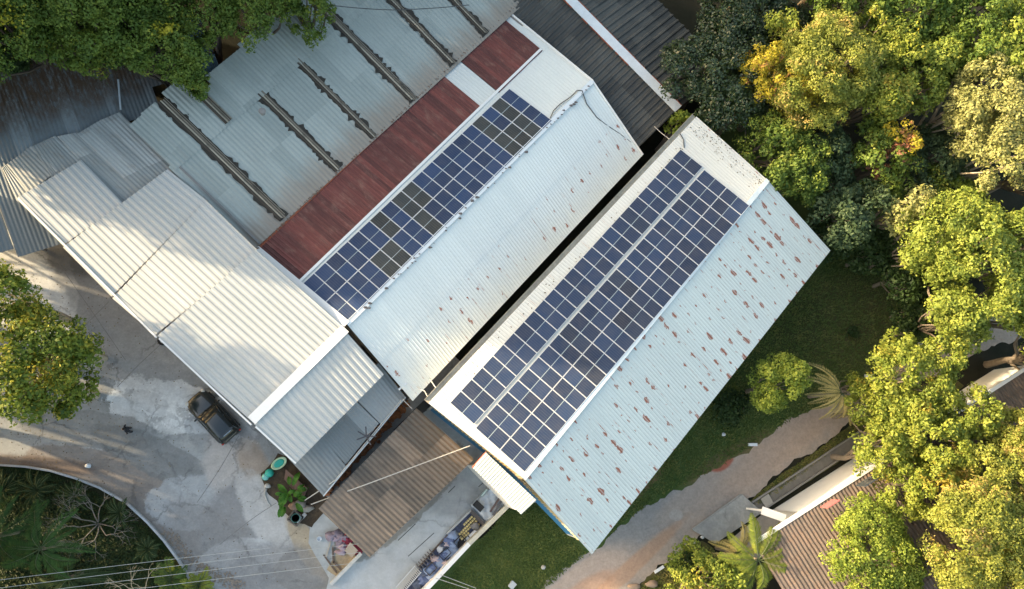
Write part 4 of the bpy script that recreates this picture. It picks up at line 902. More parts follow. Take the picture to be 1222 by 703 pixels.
def wood(x, y, R, H, s): tree('broadleaf_tree', 'unseen woodland tree added for shade beyond the left picture edge, %s planted' % NUM[s-401], 0, 0, R, H, 'green', leaf=.8, clump=.26, dens=2.2, group=GW, loc=(x, y), seed=s, base=H*.15)
sx, sy = at(20,228,5).x, at(20,228,5).y      # sun-line bounding the lit roof
dS = Vector((math.cos(rad(TRAVEL)), math.sin(rad(TRAVEL)), 0)); nS = Vector((-dS.y, dS.x, 0))
def sl_(along, side): p = Vector((sx, sy, 0))+dS*along+nS*side; return p.x, p.y
i = 0
for side, along, R, H in ((3.9,-8,4.0,21.5),(2.9,-7,3.2,12),(3.4,-14,3.8,23),(7.5,-8,4.2,20),(7.0,-14,4.8,23),(11.5,-7,4.6,20.5),(11.5,-14,5,23),(16,-3,4.6,19.5),(16,-10,5,21.5),(20.5,3,4.8,18),(21,-4,5,20.5),(25,9,4.8,17),(26,2,5,19),(29.5,14,4.8,16),(31,8,5,18),(35,20,4.8,15.5),
    (5.8,-6.6,3,12),(9.5,-7,3,12),(13.5,-4.5,3,12),(18,1.5,3,11),(24,7,3.2,11),(-12.8,-6.5,3.2,9.8),(-16,-4.5,3.4,11.2),(-3.0,-5,2.6,5.8),(-5.8,-4.8,2.8,6.8),(-8.6,-4.4,3.2,8),(-11.4,-3.4,3.3,9.4),(-14.2,-2,3.5,10.6),(-17.5,-.4,3.8,11.5),(-21,1.5,4,11.5),(-25,3,4,11),(-29,5,4,11),(-5,-12,3.4,8.2),(-9,-11,3.8,9.8),(-13,-10,4,12),(-17,-8,4.2,13.5),(-21,-6,4.5,14),(-26,-4,4.5,13)):
    i += 1; wood(*sl_(along, side), R, H, 400+i)

# ------------------------------------------------------------------ palms, cycads, other plants
def frond(mb_pts, base, az, L, rise, drop, leaflets, ll, rng, lw=.05):
    """appends leaflet quads of one arching frond; returns midrib points"""
    d = np.array([math.cos(az), math.sin(az), 0]); s = np.array([-d[1], d[0], 0]); rib = []; bend = rng.uniform(-.28, .28)
    for i in range(7):
        t = i/6; rib.append(np.array(base)+d*L*t*(1-.12*t*t)+s*L*bend*t*t+np.array([0, 0, rise*math.sin(t*1.9)-drop*t*t]))
    rib = np.array(rib); q = np.linspace(.12, 1, leaflets)
    P = np.stack([np.interp(q*6, range(7), rib[:, k]) for k in range(3)], 1)
    for sg in (-1, 1):
        for p, t in zip(P, q):
            l = ll*(math.sin(math.pi*min(1, t*.85+.12))**.7)*rng.uniform(.8, 1.15); a = s*sg*.8+d*.65+np.array([0, 0, rng.uniform(-.45, .12)]); a /= np.linalg.norm(a)
            b = np.cross(a, [0, 0, 1]); b /= np.linalg.norm(b); tip = p+a*l+np.array([0, 0, -.15*l])
            mb_pts += [p-b*lw*.5, p+a*l*.45+b*lw*.6, tip, p+a*l*.45-b*lw*.6]
    return rib
def palm(name, label, px, py, z, n, L, mat, cat='palm', rise=.8, drop=.9, leaflets=34, ll=.55, trunk=.14, seed=1, az0=0, arc=2*math.pi, group=None, bark=None, lw=.06, tilt=None):
    rng = np.random.default_rng(seed); c = at(px, py, z); t = thing(name, label, cat, (c.x, c.y, 0), group=group)
    for i in range(n):
        v = []; az = az0+arc*(i+rng.uniform(-.5,.5))/n; k = rng.uniform(.55, 1.12)
        up = rng.uniform(.4, 1.5)
        rib = frond(v, c, az, L*k, rise*up, drop*rng.uniform(.5, 1.3), leaflets, ll, rng, lw)
        o = np_mesh('frond', np.array(v), K[mat], t)
        m2 = MB(); m2.tube([tuple(p) for p in rib], [.020*(1-.13*j)+.004 for j in range(7)], 4); m2.build('midrib', plain('frond stalk', (.07,.10,.035), .7), o)
    if z > .6:
        m = MB(); m.tube([(c.x, c.y, -.05), (c.x, c.y, z*.5), (c.x, c.y, z)], [trunk*1.2, trunk, trunk*.9], 8); m.build('trunk', bark or m_bark, t)
    return t
palm('palm_tree', 'feathery green palm in the dark garden at lower left', 48, 655, 3.5, 11, 3.1, 'palm', seed=5, rise=1.2, drop=2.2, leaflets=64, ll=.50, lw=.028)
palm('palm_tree', 'shaded palm cut by the left picture edge in the dark garden', -5, 640, 3, 11, 3.0, 'palm', seed=6, leaflets=56, ll=.6, lw=.03, drop=2)
palm('palm_tree', 'dark drooping palm right of the feathery garden palm', 82, 690, 2.2, 9, 2.6, 'cycad', seed=7, leaflets=50, ll=.5, lw=.03, drop=1.6)
palm('dry_palm', 'palm with dry straw-coloured fronds leaning over dirt road', 1004, 468, 4.2, 12, 3.0, 'dry', seed=8, az0=rad(120), arc=rad(200), rise=1.0, drop=2.0, leaflets=64, ll=.36, lw=.03)
palm('palm_tree', 'yellow green feathery palm at bottom edge next to the clay roof', 905, 668, 4.2, 13, 3.2, 'olive', seed=9, rise=.9, drop=1.0, leaflets=90, ll=.55, lw=.026)
palm('palm_tree', 'small golden palm overlapping the grey platform end', 880, 660, 3.2, 9, 2.2, 'dry', seed=10, rise=.9, drop=1.6, leaflets=56, ll=.42, lw=.035)
for i, (px, py, L, lab) in enumerate([(4,585,1.35,'spiky cycad at left edge of the dark garden'),(44,585,1.35,'spiky cycad second from left below the kerb wall'),(90,592,1.3,'spiky cycad above the bare branches'),(143,612,1.1,'spiky cycad right of bare branches near the kerb wall'),(177,655,1.0,'spiky cycad closest to the kerb wall bend'),(50,705,1.2,'spiky cycad at bottom edge under the palm')]):
    palm('cycad', lab, px, py, .45, 30, L, 'cycad', cat='cycad', seed=40+i, rise=.7, drop=.25, leaflets=22, ll=.15, group='cycads in the garden', lw=.03)
palm('fan_plant', 'yellow green clump of long leaves beside lower end of kerb wall', 205, 690, .4, 22, 1.4, 'deep', cat='plant', seed=51, rise=.7, drop=.4, leaflets=16, ll=.35, group='garden clumps')
palm('fan_plant', 'olive clump of long leaves at bottom edge of garden by the kerb wall', 238, 698, .4, 22, 1.2, 'olive', cat='plant', seed=52, rise=.6, drop=.4, leaflets=16, ll=.3, group='garden clumps')
# bare branched shrub
def bare(name, label, px, py, L, seed, mat, n=9, spread=1.0, z0=0):
    rn = random.Random(seed); c = at(px, py, z0); t = thing(name, label, 'shrub', (c.x, c.y, 0)); mb = MB()
    def grow(p, d, l, r, k):
        q = p+d*l*.5+Vector((rn.uniform(-.1,.1), rn.uniform(-.1,.1), rn.uniform(-.05,.1)))*l; e = p+d*l
        mb.tube([p, q, e], [r, r*.8, r*.6], 4)
        if k:
            for _ in range(rn.choice((2,2,3))):
                nd_ = (d+Vector((rn.uniform(-.8,.8), rn.uniform(-.8,.8), rn.uniform(-.3,.4)))).normalized(); grow(e, nd_, l*rn.uniform(.55,.8), r*.6, k-1)
    for i in range(n):
        a = 2*math.pi*i/n+rn.uniform(-.3,.3); grow(Vector((c.x, c.y, max(0, c.z-.1))), Vector((math.cos(a)*spread, math.sin(a)*spread, rn.uniform(.4,.9))).normalized(), L, .045, 4)
    mb.build('branches', mat, t); return t
bare('bare_shrub', 'leafless grey branched shrub in the dark garden between cycads', 118, 625, 1.1, 3, plain('grey twig', (.20,.18,.15), .9), 9, 1.3)
bare('bare_shrub', 'bare pale branched shrub at bottom picture edge in garden', 168, 712, .9, 8, plain('pale twig', (.45,.36,.24), .9), 6, .7, 2)
# broad-leaved plant in the bed
c = at(345,588,.2); t = thing('banana_plant', 'leafy bright green plant in soil bed beside the stained shed roof', 'plant', (c.x, c.y, 0)); rn = random.Random(3)
for i in range(26):
    a = rn.uniform(0, 6.28); r0_ = rn.uniform(0, .75); p = Vector((c.x+math.cos(a)*r0_, c.y+math.sin(a)*r0_*1.3, rn.uniform(.4, 1.1))); L = rn.uniform(.45,.75); d = Vector((math.cos(a+rn.uniform(-.5,.5)), math.sin(a), 0)).normalized(); s = Vector((-d.y, d.x, 0)); wd = L*.24
    v = []; f = []
    for j in range(6):
        q_ = j/5; cc = p+d*L*q_+Vector((0,0,.25*math.sin(q_*2.2)-.25*q_*q_)); ww = wd*math.sin(math.pi*(.08+.9*q_))**.7
        v += [cc-s*ww+Vector((0,0,.04)), cc, cc+s*ww+Vector((0,0,.04))]
    for j in range(5): f += [(j*3,j*3+1,j*3+4,j*3+3),(j*3+1,j*3+2,j*3+5,j*3+4)]
    mk('leaf', v, f, K['banana'], t)
mb = MB()
for i in range(5): a = i*1.25; mb.tube([(c.x+.2*math.cos(a), c.y+.2*math.sin(a), 0), (c.x+.3*math.cos(a), c.y+.3*math.sin(a), .8)], .035, 5)
mb.build('stems', plain('green stem', (.10,.16,.04), .7), t)

# grass tufts on the lawn, verge and garden
def inpoly(p, poly):
    c = False; n = len(poly)
    for i in range(n):
        a, b = poly[i], poly[(i+1) % n]
        if (a[1] > p[1]) != (b[1] > p[1]) and p[0] < (b[0]-a[0])*(p[1]-a[1])/(b[1]-a[1])+a[0]: c = not c
    return c
def tufts(name, label, poly, n, cols, h, seed):
    rng = np.random.default_rng(seed); P = np.array([(at(x, y).x, at(x, y).y) for x, y in poly]); lo, hi = P.min(0), P.max(0); pts = []
    cl = rng.uniform(lo, hi, (int(n/14), 2))
    while len(pts) < n:
        q = cl[rng.integers(len(cl))]+rng.normal(0, .55, 2) if rng.random() < .65 else rng.uniform(lo, hi)
        if inpoly(q, P): pts.append(q)
    pts = np.array(pts); v = []
    a = rng.uniform(0, 6.28, n); hh = rng.uniform(.5, 1.3, n)*h; w = rng.uniform(.02, .05, n)
    d = np.stack([np.cos(a), np.sin(a), np.zeros(n)], 1); s = np.stack([-np.sin(a), np.cos(a), np.zeros(n)], 1); z = np.array([0, 0, 1.0])
    b = np.concatenate([pts, np.full((n, 1), .0)], 1)
    V = np.stack([b-s*w[:, None], b+s*w[:, None], b+d*(hh*.9)[:, None]+s*(w*.4)[:, None]+z*(hh*.7)[:, None], b+d*(hh*.9)[:, None]-s*(w*.4)[:, None]+z*(hh*.7)[:, None]], 1).reshape(-1, 3)
    me = bpy.data.meshes.new(name); me.vertices.add(n*4); me.vertices.foreach_set('co', V.astype(np.float32).ravel()); me.loops.add(n*4); me.loops.foreach_set('vertex_index', np.arange(n*4, dtype=np.int32))
    me.polygons.add(n); me.polygons.foreach_set('loop_start', np.arange(0, n*4, 4, dtype=np.int32)); me.polygons.foreach_set('loop_total', np.full(n, 4, dtype=np.int32))
    me.materials.append(leafmat(name+' blades', cols, trans=.2)); me.update(calc_edges=True)
    o = bpy.data.objects.new(name, me); COL.objects.link(o); tag(o, label, 'grass', kind='stuff')
GC = [(.05,.085,.018),(.09,.135,.03),(.17,.17,.05)]
tufts('grass', 'short grass tufts on the shaded lawn beside rusty warehouse', [(700,665),(745,622),(800,585),(860,556),(905,526),(945,500),(990,478),(1040,452),(1110,415),(1140,340),(1000,300),(880,420),(720,640)], 26000, GC, .16, 1)
tufts('grass', 'short grass tufts on the lawn below the white terrace wall', [(520,706),(610,604),(640,600),(700,660),(645,706)], 9000, [(.04,.07,.014),(.08,.12,.025),(.13,.15,.04)], .13, 2)
tufts('grass', 'grass tufts on verge between dirt road and platform', [(735,725),(785,684),(829,645),(850,655),(860,690),(800,740)], 3500, [(.07,.09,.02),(.13,.14,.03),(.22,.18,.06)], .16, 3)
tufts('grass', 'grass tufts along the drain channel edge by the road', [(893,598),(930,569),(985,530),(1022,503),(1020,515),(940,577),(900,606)], 1500, [(.07,.09,.02),(.13,.14,.03),(.22,.18,.06)], .16, 4)
tufts('grass', 'dark grass and ground plants of the garden inside the kerb wall', [(0,560),(60,568),(110,586),(150,610),(175,632),(200,668),(215,706),(0,706)], 12000, [(.014,.030,.008),(.028,.05,.012),(.05,.07,.02)], .22, 5)

# ------------------------------------------------------------------ parked car
cf, cr = at(233.5,474.5,.75), at(276,521.5,.75); cc_ = (at(236,477,.5)+at(274,518,.5))/2
hd_ = (at(236,477,.5)-at(274,518,.5)); ang = math.atan2(hd_.y, hd_.x)
m_paint, _nt, _b = newmat('black car paint', .22, .0, .6); _b.inputs['Base Color'].default_value = (.010,.019,.023,1); _b.inputs['Coat Weight'].default_value = .6; _b.inputs['Coat Roughness'].default_value = .06
m_glass, _nt, _b = newmat('car glass', .06, .0, .5); _b.inputs['Base Color'].default_value = (.02,.025,.025,1)
m_lamp = plain('lamp glass', (.62,.62,.58), .15, var=.05); m_tail = plain('tail lamp red', (.45,.03,.02), .25, var=.05)
car = thing('parked_car', 'small black hatchback car parked in concrete yard beside light corrugated shed', 'car', (cc_.x, cc_.y, 0), ang)
def loft(name, sts, mat, parent, smooth=True, caps=True):
    """sts: list of rings (same length) of local points"""
    n = len(sts[0]); v = [p for r in sts for p in r]; f = []
    for i in range(len(sts)-1):
        for k in range(n-1): f.append((i*n+k, (i+1)*n+k, (i+1)*n+k+1, i*n+k+1))
    f += [tuple(range(n)), tuple((len(sts)-1)*n+k for k in range(n))[::-1]]
    o = mk(name, v, f, mat, parent, smooth=smooth, local=True); return o
LX = 1.92
body = []
for x, hw_, zs, zt in ((1.93,.42,.52,.56),(1.88,.60,.62,.68),(1.72,.74,.68,.78),(1.40,.81,.74,.87),(.95,.84,.82,.96),(.5,.845,.88,.99),(-.3,.85,.90,1.0),(-1.1,.84,.92,1.02),(-1.6,.80,.92,1.02),(-1.82,.74,.88,.98),(-1.92,.62,.70,.80)):
    body.append([(x,-hw_*.96,.22),(x,-hw_,.36),(x,-hw_,zs-.12),(x,-hw_*.96,zs),(x,-hw_*.80,(zs+zt)/2+.02),(x,-hw_*.45,zt),(x,0,zt+.015),(x,hw_*.45,zt),(x,hw_*.80,(zs+zt)/2+.02),(x,hw_*.96,zs),(x,hw_,zs-.12),(x,hw_,.36),(x,hw_*.96,.22)])
ob = loft('body', body, m_paint, car)
cab = []
for x, hb_, ht, z0, z1 in ((.62,.76,.74,.96,.99),(.10,.76,.60,.97,1.36),(-.2,.76,.60,.97,1.44),(-.9,.76,.60,.98,1.45),(-1.45,.75,.58,.98,1.38),(-1.82,.70,.60,.96,1.0)):
    cab.append([(x,-hb_,z0),(x,-(hb_*.5+ht*.5),(z0+z1)/2),(x,-ht,z1-.03),(x,-ht*.6,z1+.01),(x,0,z1+.02),(x,ht*.6,z1+.01),(x,ht,z1-.03),(x,(hb_*.5+ht*.5),(z0+z1)/2),(x,hb_,z0)])
loft('cabin_glass', cab, m_glass, car)
roof = []
for x, ht, z1 in ((.08,.56,1.375),(-.2,.585,1.455),(-.9,.59,1.47),(-1.4,.57,1.41),(-1.5,.54,1.39)):
    roof.append([(x,-ht,z1-.045),(x,-ht*.96,z1-.01),(x,-ht*.5,z1+.015),(x,0,z1+.022),(x,ht*.5,z1+.015),(x,ht*.96,z1-.01),(x,ht,z1-.045)])
loft('roof', roof, m_paint, car)
for sy_ in (-1, 1):
    mb = MB(); mb.tube([(.66,sy_*.75,.97),(.10,sy_*.615,1.36),(-.2,sy_*.60,1.43)], .03, 6).tube([(-.45,sy_*.60,1.44),(-.5,sy_*.765,1.0)], .035, 6).tube([(-1.4,sy_*.585,1.38),(-1.8,sy_*.69,1.0)], .05, 6); mb.build('pillars', m_paint, car, smooth=True, local=True)
    MB().blob((.52, sy_*.93, 1.0), (.07,.11,.07), 3, .05).build('side_mirror', m_paint, car, smooth=True, local=True)
    MB().blob((1.74, sy_*.62, .69), (.16,.13,.07), 4, .04).build('headlight', m_lamp, car, smooth=True, local=True)
    MB().blob((-1.84, sy_*.70, .86), (.07,.09,.15), 5, .04).build('tail_light', m_tail, car, smooth=True, local=True)
    MB().bar((.75,sy_*.86,.62), (-1.1,sy_*.865,.62), .02, .05).build('side_moulding', m_black, car, local=True)
    for x in (1.22, -1.28):
        w = empty('wheel', (x, sy_*.78, .31)); w.parent = car; w.rotation_euler = (rad(90), 0, 0)
        MB().lathe((0,0,0), [(.20,-.09),(.29,-.09),(.31,-.05),(.31,.05),(.29,.09),(.20,.09),(.20,-.09)], 20).build('tyre', m_black, w, smooth=True, local=True)
        mr = MB(); mr.lathe((0,0,0), [(.195,-.085),(.2,.07),(.19,.085),(.05,.05)], 16)
        mr.build('rim', plain('alloy', (.42,.43,.44), .3, .6), w, local=True)
mb = MB(); mb.bar((.66,.1,1.0), (.36,-.45,1.17), .02, .02).bar((.66,-.35,1.0), (.42,-.68,1.12), .02, .02); mb.build('wipers', m_black, car, local=True)
MB().bar((-1.935,-.24,.62), (-1.935,.24,.62), .02, .11).build('number_plate', plain('plate', (.6,.6,.6), .5), car, local=True)
MB().bar((-1.52,-.28,1.385), (-1.52,.28,1.385), .10, .02).build('rear_label', plain('pale sticker', (.45,.52,.60), .4), car, local=True)
MB().bar((-1.47,-.5,1.43), (-1.47,.5,1.43), .12, .03).build('spoiler', m_paint, car, local=True)

# ------------------------------------------------------------------ person standing in the yard
pf = at(157,513,0); pe = thing('person', 'person in dark clothes standing alone in the concrete yard left of the car', 'person', (pf.x, pf.y, 0), rad(-70))
m_cloth = plain('dark cloth', (.018,.018,.022), .9, var=.3, scale=8); m_skin = plain('skin', (.40,.22,.15), .6, var=.05); m_hair = plain('dark hair', (.02,.015,.012), .8, var=.3, scale=20); m_trou = plain('dark trousers', (.03,.032,.04), .9)
def skin(name, verts, edges, radii, mat, parent, root=0, lvl=1, mats=None, mfn=None):
    me = bpy.data.meshes.new(name); me.from_pydata(verts, edges, []); o = bpy.data.objects.new(name, me); COL.objects.link(o); o.parent = parent
    m = o.modifiers.new('skin', 'SKIN'); m.use_smooth_shade = True
    for i, r in enumerate(radii): d = me.skin_vertices[0].data[i]; d.radius = r if isinstance(r, tuple) else (r, r); d.use_root = (i == root)
    s = o.modifiers.new('sub', 'SUBSURF'); s.levels = lvl; s.render_levels = lvl
    me.materials.append(mat); return o
V = []; E_ = []; Rd = []
def av(p, r, par=None):
    V.append(p); Rd.append(r); k = len(V)-1
    if par is not None: E_.append((par, k))
    return k
pel = av((0,0,.95), (.15,.11)); be_ = av((0,0,1.10), (.14,.10), pel); ch = av((0,.01,1.30), (.17,.11), be_); nk0 = av((0,0,1.45), (.09,.07), ch); nk = av((0,-.01,1.52), (.055,.055), nk0); hd0 = av((0,-.03,1.62), (.075,.09), nk); hd1 = av((0,-.03,1.70), (.065,.08), hd0)
for s in (-1, 1):
    hp = av((s*.10,0,.88), .095, pel); kn = av((s*.12,-.03,.50), .062, hp); an = av((s*.13,.02,.09), .042, kn); ft = av((s*.14,-.13,.04), (.045,.035), an)
    shd = av((s*.17,0,1.42), .065, ch); el_ = av((s*.29,.03,1.15), .043, shd); wr = av((s*.27,-.10,.95), .028, el_); pm = av((s*.265,-.14,.89), (.034,.018), wr)
    for k in range(4):
        q0 = av((s*(.245+.014*k),-.165-.003*k,.85), .0095, pm); q1 = av((s*(.243+.014*k),-.160,.815+(.006 if k in (0,3) else 0)), .008, q0)
    av((s*.235,-.175,.885), .011, pm)
skin('body', V, E_, Rd, m_cloth, pe)
mb = MB(); mb.blob((0,-.035,1.655), (.080,.098,.115), 3, .02, 14, 10); hd_o = mb.build('head', m_skin, pe, smooth=True, local=True)
mb = MB(); mb.blob((0,.0,1.69), (.093,.105,.10), 5, .05, 14, 10); mb.build('hair', m_hair, pe, smooth=True, local=True)
mf = MB(); mf.blob((0,-.138,1.645), (.014,.018,.024), 1, .02); mf.blob((-.079,-.03,1.65), (.012,.022,.032), 1, .02); mf.blob((.079,-.03,1.65), (.012,.022,.032), 1, .02); mf.build('nose_and_ears', m_skin, pe, smooth=True, local=True)
me_ = MB(); me_.blob((-.030,-.122,1.672), (.014,.008,.008), 1, .02); me_.blob((.030,-.122,1.672), (.014,.008,.008), 1, .02); me_.bar((-.022,-.130,1.605), (.022,.0-.130,1.605), .008, .008); me_.build('eyes_and_mouth', m_black, pe, local=True)
for s in (-1, 1):
    mh = MB(); mh.blob((s*.265,-.145,.90), (.034,.022,.05), 2, .03)
    for k in range(4): mh.tube([(s*(.245+.014*k),-.155,.87),(s*(.243+.015*k),-.168,.845),(s*(.243+.014*k),-.160,.815+(.008 if k in (0,3) else 0))], [.0095,.009,.007], 6)
    mh.tube([(s*.240,-.150,.915),(s*.228,-.170,.895),(s*.230,-.182,.872)], [.011,.010,.008], 6)
    mh.build('hand', m_skin, pe, smooth=True, local=True)
    ml = MB(); ml.tube([(s*.08,0,.93),(s*.12,-.025,.50),(s*.13,.015,.10)], [.11,.078,.062], 10); ml.build('trouser_leg', m_trou, pe, smooth=True, local=True)
    ms_ = MB(); ms_.blob((s*.14,-.06,.05), (.05,.135,.05), 2, .03); ms_.build('shoe', m_black, pe, smooth=True, local=True)

# ------------------------------------------------------------------ small things in and round the yard
def simple(name, label, cat, mb, mat, loc, group=None, smooth=False):
    o = mb.build(name, mat, None, smooth=smooth); tag(o, label, cat, group); return o
def stone(label, px, py, r, mat, name='stone', cat='stone', group=None, z=0, seed=1, amp=.2):
    c = at(px, py, z+.5*(r if not hasattr(r, '__len__') else r[2])); m = MB().blob(c, r, seed, amp, 10, 7); return simple(name, label, cat, m, mat, c, group, smooth=True)
m_paleb = plain('white plastic', (.66,.70,.74), .5); m_teal = plain('teal plastic', (.03,.42,.33), .35, var=.15); m_tealp = plain('pale teal plastic', (.20,.55,.50), .35, var=.1)
stone('white bag lying on brown patch of the yard', 105, 556, (.20,.16,.13), m_paleb, 'plastic_bag', 'bag')
c = at(193,406,.25); t = thing('spare_tyre', 'small dark tyre lying under the eave of the light corrugated shed', 'tyre', (c.x, c.y, 0))
MB().lathe((c.x, c.y, 0), [(.16,.02),(.30,.0),(.33,.08),(.30,.17),(.16,.15),(.16,.02)], 18).build('tyre', m_black, t, smooth=True); MB().lathe((c.x, c.y, 0), [(.155,.03),(.155,.12),(.03,.10)], 12).build('rim', plain('alloy', (.42,.43,.44), .3, .6), t)
stone('larger teal plastic ball on planting bed edge', 321.5, 564.5, .30, m_teal, 'plastic_ball', 'ball', 'teal balls on the bed', amp=.01)
stone('smaller pale teal plastic ball on planting bed edge', 317, 569, .25, m_tealp, 'plastic_ball', 'ball', 'teal balls on the bed', amp=.01)
c = at(333,553,.2); t = thing('garden_basin', 'oval green and white plastic basin on top end of the planting bed', 'basin', (c.x, c.y, 0), rad(35))
mb = MB().lathe((0,0,.05), [(.25,0),(.38,.12),(.42,.20),(.38,.21),(.26,.10),(.10,.08)], 20)
o = mb.build('rim', plain('pale green plastic', (.45,.62,.40), .4), t, smooth=True, local=True); o.scale = (1.35, .85, 1)
o = MB().lathe((0,0,.06), [(.27,.04),(.31,.10),(.2,.12),(.05,.11)], 16).build('bowl', m_teal, t, smooth=True, local=True); o.scale = (1.35,.85,1)
t = thing('garden_edge_tube', 'curved white pipe lying along lower left edge of planting bed', 'pipe', at(320,590,0))
MB().tube([at(x, y, .06) for x, y in ((318,583),(316,590),(319,598),(323,604))], [.07,.06,.045,.03], 8).build('pipe', m_conc, t, smooth=True); MB().blob(at(319,580,.15), (.22,.16,.14), 2, .15).build('pipe_end', m_conc, t, smooth=True)
simple('rusty_sheet', 'dark rusty sheet lean-to board sloping beside the leafy plant', 'board', MB().add and (lambda m: (m.add([at(341,560,.9), at(367,583,.9), at(361,599,.25), at(339,572,.25), at(341,560,.82), at(367,583,.82), at(361,599,.17), at(339,572,.17)], [(0,1,2,3),(7,6,5,4),(0,4,5,1),(1,5,6,2),(2,6,7,3),(3,7,4,0)]), m)[1])(MB()), plain('rusty board', (.13,.085,.07), .9, var=.4, scale=2), None)
for i, (px, py, r) in enumerate([(357,602,(.5,.3,.2)),(351,604,(.35,.3,.2)),(366,607,(.45,.25,.2))]):
    stone(('grey broken concrete lump beside leafy plant, upper of three','brownish broken lump left of two others by the plant','grey rubble lump nearest to the brown store corner')[i], px, py, r, plain(('lump grey','lump brown','lump grey')[i], ((.30,.28,.25),(.28,.19,.14),(.3,.28,.25))[i], .95, var=.3), 'rubble', 'rubble', 'rubble by the planting bed', seed=i+3)
c = at(353,618,.3); t = thing('water_barrel', 'dark round barrel in a small square pit below planting bed', 'barrel', (c.x, c.y, 0))
MB().lathe((c.x, c.y, 0), [(.26,0),(.28,.5),(.26,.52),(.22,.45),(.02,.44)], 18).build('barrel', plain('barrel', (.02,.03,.03), .5), t, smooth=True)
MB().lathe((c.x, c.y, 0), [(.27,.50),(.295,.50),(.295,.54),(.27,.54),(.27,.50)], 18).build('rim', plain('barrel rim', (.08,.30,.26), .4), t, smooth=True)
mb = MB()
for a_, b_ in (((343,620),(351,609)),((351,609),(362,617)),((362,617),(354,628)),((354,628),(343,620))): mb.bar(at(*a_,.1), at(*b_,.1), .1, .2)
simple('pit_frame', 'small square frame of boards round the dark barrel', 'frame', mb, plain('old board', (.17,.15,.13), .9), None)
for i, (px, py) in enumerate(((357,620),(362,616))):
    c = at(px, py, .1); simple('grey_block', ('grey concrete block beside barrel, nearer the picture bottom','grey concrete block beside barrel, nearer the planting bed')[i], 'block', MB().bar(c-U*.22, c+U*.22, .25, .2), plain('block grey', (.42,.42,.41), .9), c, 'blocks beside the barrel')
c = at(381,643,.2); simple('white_bucket', 'small white bucket lying on concrete near the pinkish heap', 'bucket', MB().lathe(c, [(.13,-.2),(.17,.08),(.15,.09),(.12,-.05),(.02,-.06)], 14), m_paleb, c, smooth=True)
# sack heap and slatted pallet
m_sack = [plain('mauve sack', (.24,.20,.25), .8, var=.4), plain('crimson cloth', (.28,.03,.06), .8, var=.3), plain('pinkish sack', (.36,.28,.33), .8, var=.3)]
rn = random.Random(12)
HEAP = [(395,640,0),(400,643,2),(405,640,0),(401,637,0),(408,645,2),(410,641,0),(405,649,0),(412,648,1),(413,643,1),(409,653,2),(416,645,1),(414,653,1),(408,659,2),(421,655,1),(426,658,1)]
hl = ['leftmost','second from left','upper left','top','middle','upper middle','lower middle','middle','upper right','lower','right','lower right','lowest','right end','far right end']
for i, (px, py, k) in enumerate(HEAP):
    stone('%s %s in heap beside brown store roof, %s piece from the left' % (('mauve','crimson','pinkish')[k], ('sack','cloth bundle','sack')[k], ORD[i]), px, py, (rn.uniform(.28,.42), rn.uniform(.2,.32), rn.uniform(.14,.24)), m_sack[k], 'sack' if k != 1 else 'cloth_bundle', 'sack' if k != 1 else 'cloth', 'heap beside the brown store', seed=i, amp=.35)
c = at(420,657,.35); t = thing('pallet', 'slatted wooden pallet leaning at crimson cloth beside brown store roof', 'pallet', (c.x, c.y, 0), 0)
pa, pb, pc_, pd = at(418,647,.45), at(427,657,.45), at(420,666,.3), at(411,657,.3)
for k in range(5):
    q_ = (k+.5)/5; MB().bar(pa.lerp(pd, q_), pb.lerp(pc_, q_), .12, .03).build('slat', plain('pale wood', (.42,.36,.29), .9), t)
for q_ in (.1,.9):
    MB().bar(pa.lerp(pb, q_)-Vector((0,0,.06)), pd.lerp(pc_, q_)-Vector((0,0,.06)), .08, .08).build('bearer', plain('dark wood', (.12,.09,.07), .9), t)
for i, (a_, b_, w_, lab) in enumerate([((389,665),(395,645),.10,'long pale timber batten left of the sand heap'),((386,662),(402,684),.10,'dark plank at the lower left of the sand heap'),((397,652),(398,672),.12,'curved dark plank lying across sand heap'),((398,670),(407,680),.14,'short dark plank near the low terrace wall')]):
    simple('plank', lab, 'plank', MB().bar(at(*a_,.08), at(*b_,.08), w_, .05), plain(('batten','plank dark','plank dark','plank dark')[i], ((.42,.38,.32),(.13,.10,.08),(.13,.1,.08),(.13,.1,.08))[i], .9), None, 'planks round the sand heap')
simple('low_wall', 'low pale wall with mossy side between sand heap and terrace', 'low wall', MB().bar(at(395,697,.25), at(431,660,.25), .22, .5), plain('low wall', (.52,.52,.49), .9, var=.3, scale=1.5), None)
# storage bay along the white wall
whitew = MB(); W0_, W1_ = at(508,706,.9), at(611,599,.9); WM = at(560,649,.9)
tw = thing('boundary_wall', 'long thick white wall between terrace storage bay and the lawn', 'wall', W0_.to_2d().to_3d())
dW = (W1_-W0_).normalized(); nW = Vector((-dW.y, dW.x, 0))
for a_, b_, m_, nm in ((W0_-dW*5, WM, m_brightw, 'painted_wall'), (WM, W1_, plain('cream old wall', (.55,.52,.42), .9, var=.35, scale=2), 'unpainted_wall')):
    MB().bar(a_.to_2d().to_3d()+Vector((0,0,.45)), b_.to_2d().to_3d()+Vector((0,0,.45)), .30, .9).build(nm, m_, tw)
tb = thing('storage_bay', 'sunken dark storage bay with grey rim along the white terrace wall', 'storage bay', at(530,650,0))
bq = [at(474,706,.0), at(562,609,.0), at(587,636,.0), at(506,715,.0)]
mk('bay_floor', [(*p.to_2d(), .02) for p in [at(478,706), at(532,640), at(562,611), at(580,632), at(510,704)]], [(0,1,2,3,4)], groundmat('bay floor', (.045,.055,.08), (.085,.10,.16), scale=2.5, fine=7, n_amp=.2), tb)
mb = MB(); mb.bar(at(533,637,.12), at(562,609,.12), .12, .24); mb.build('rim', m_conc, tb)
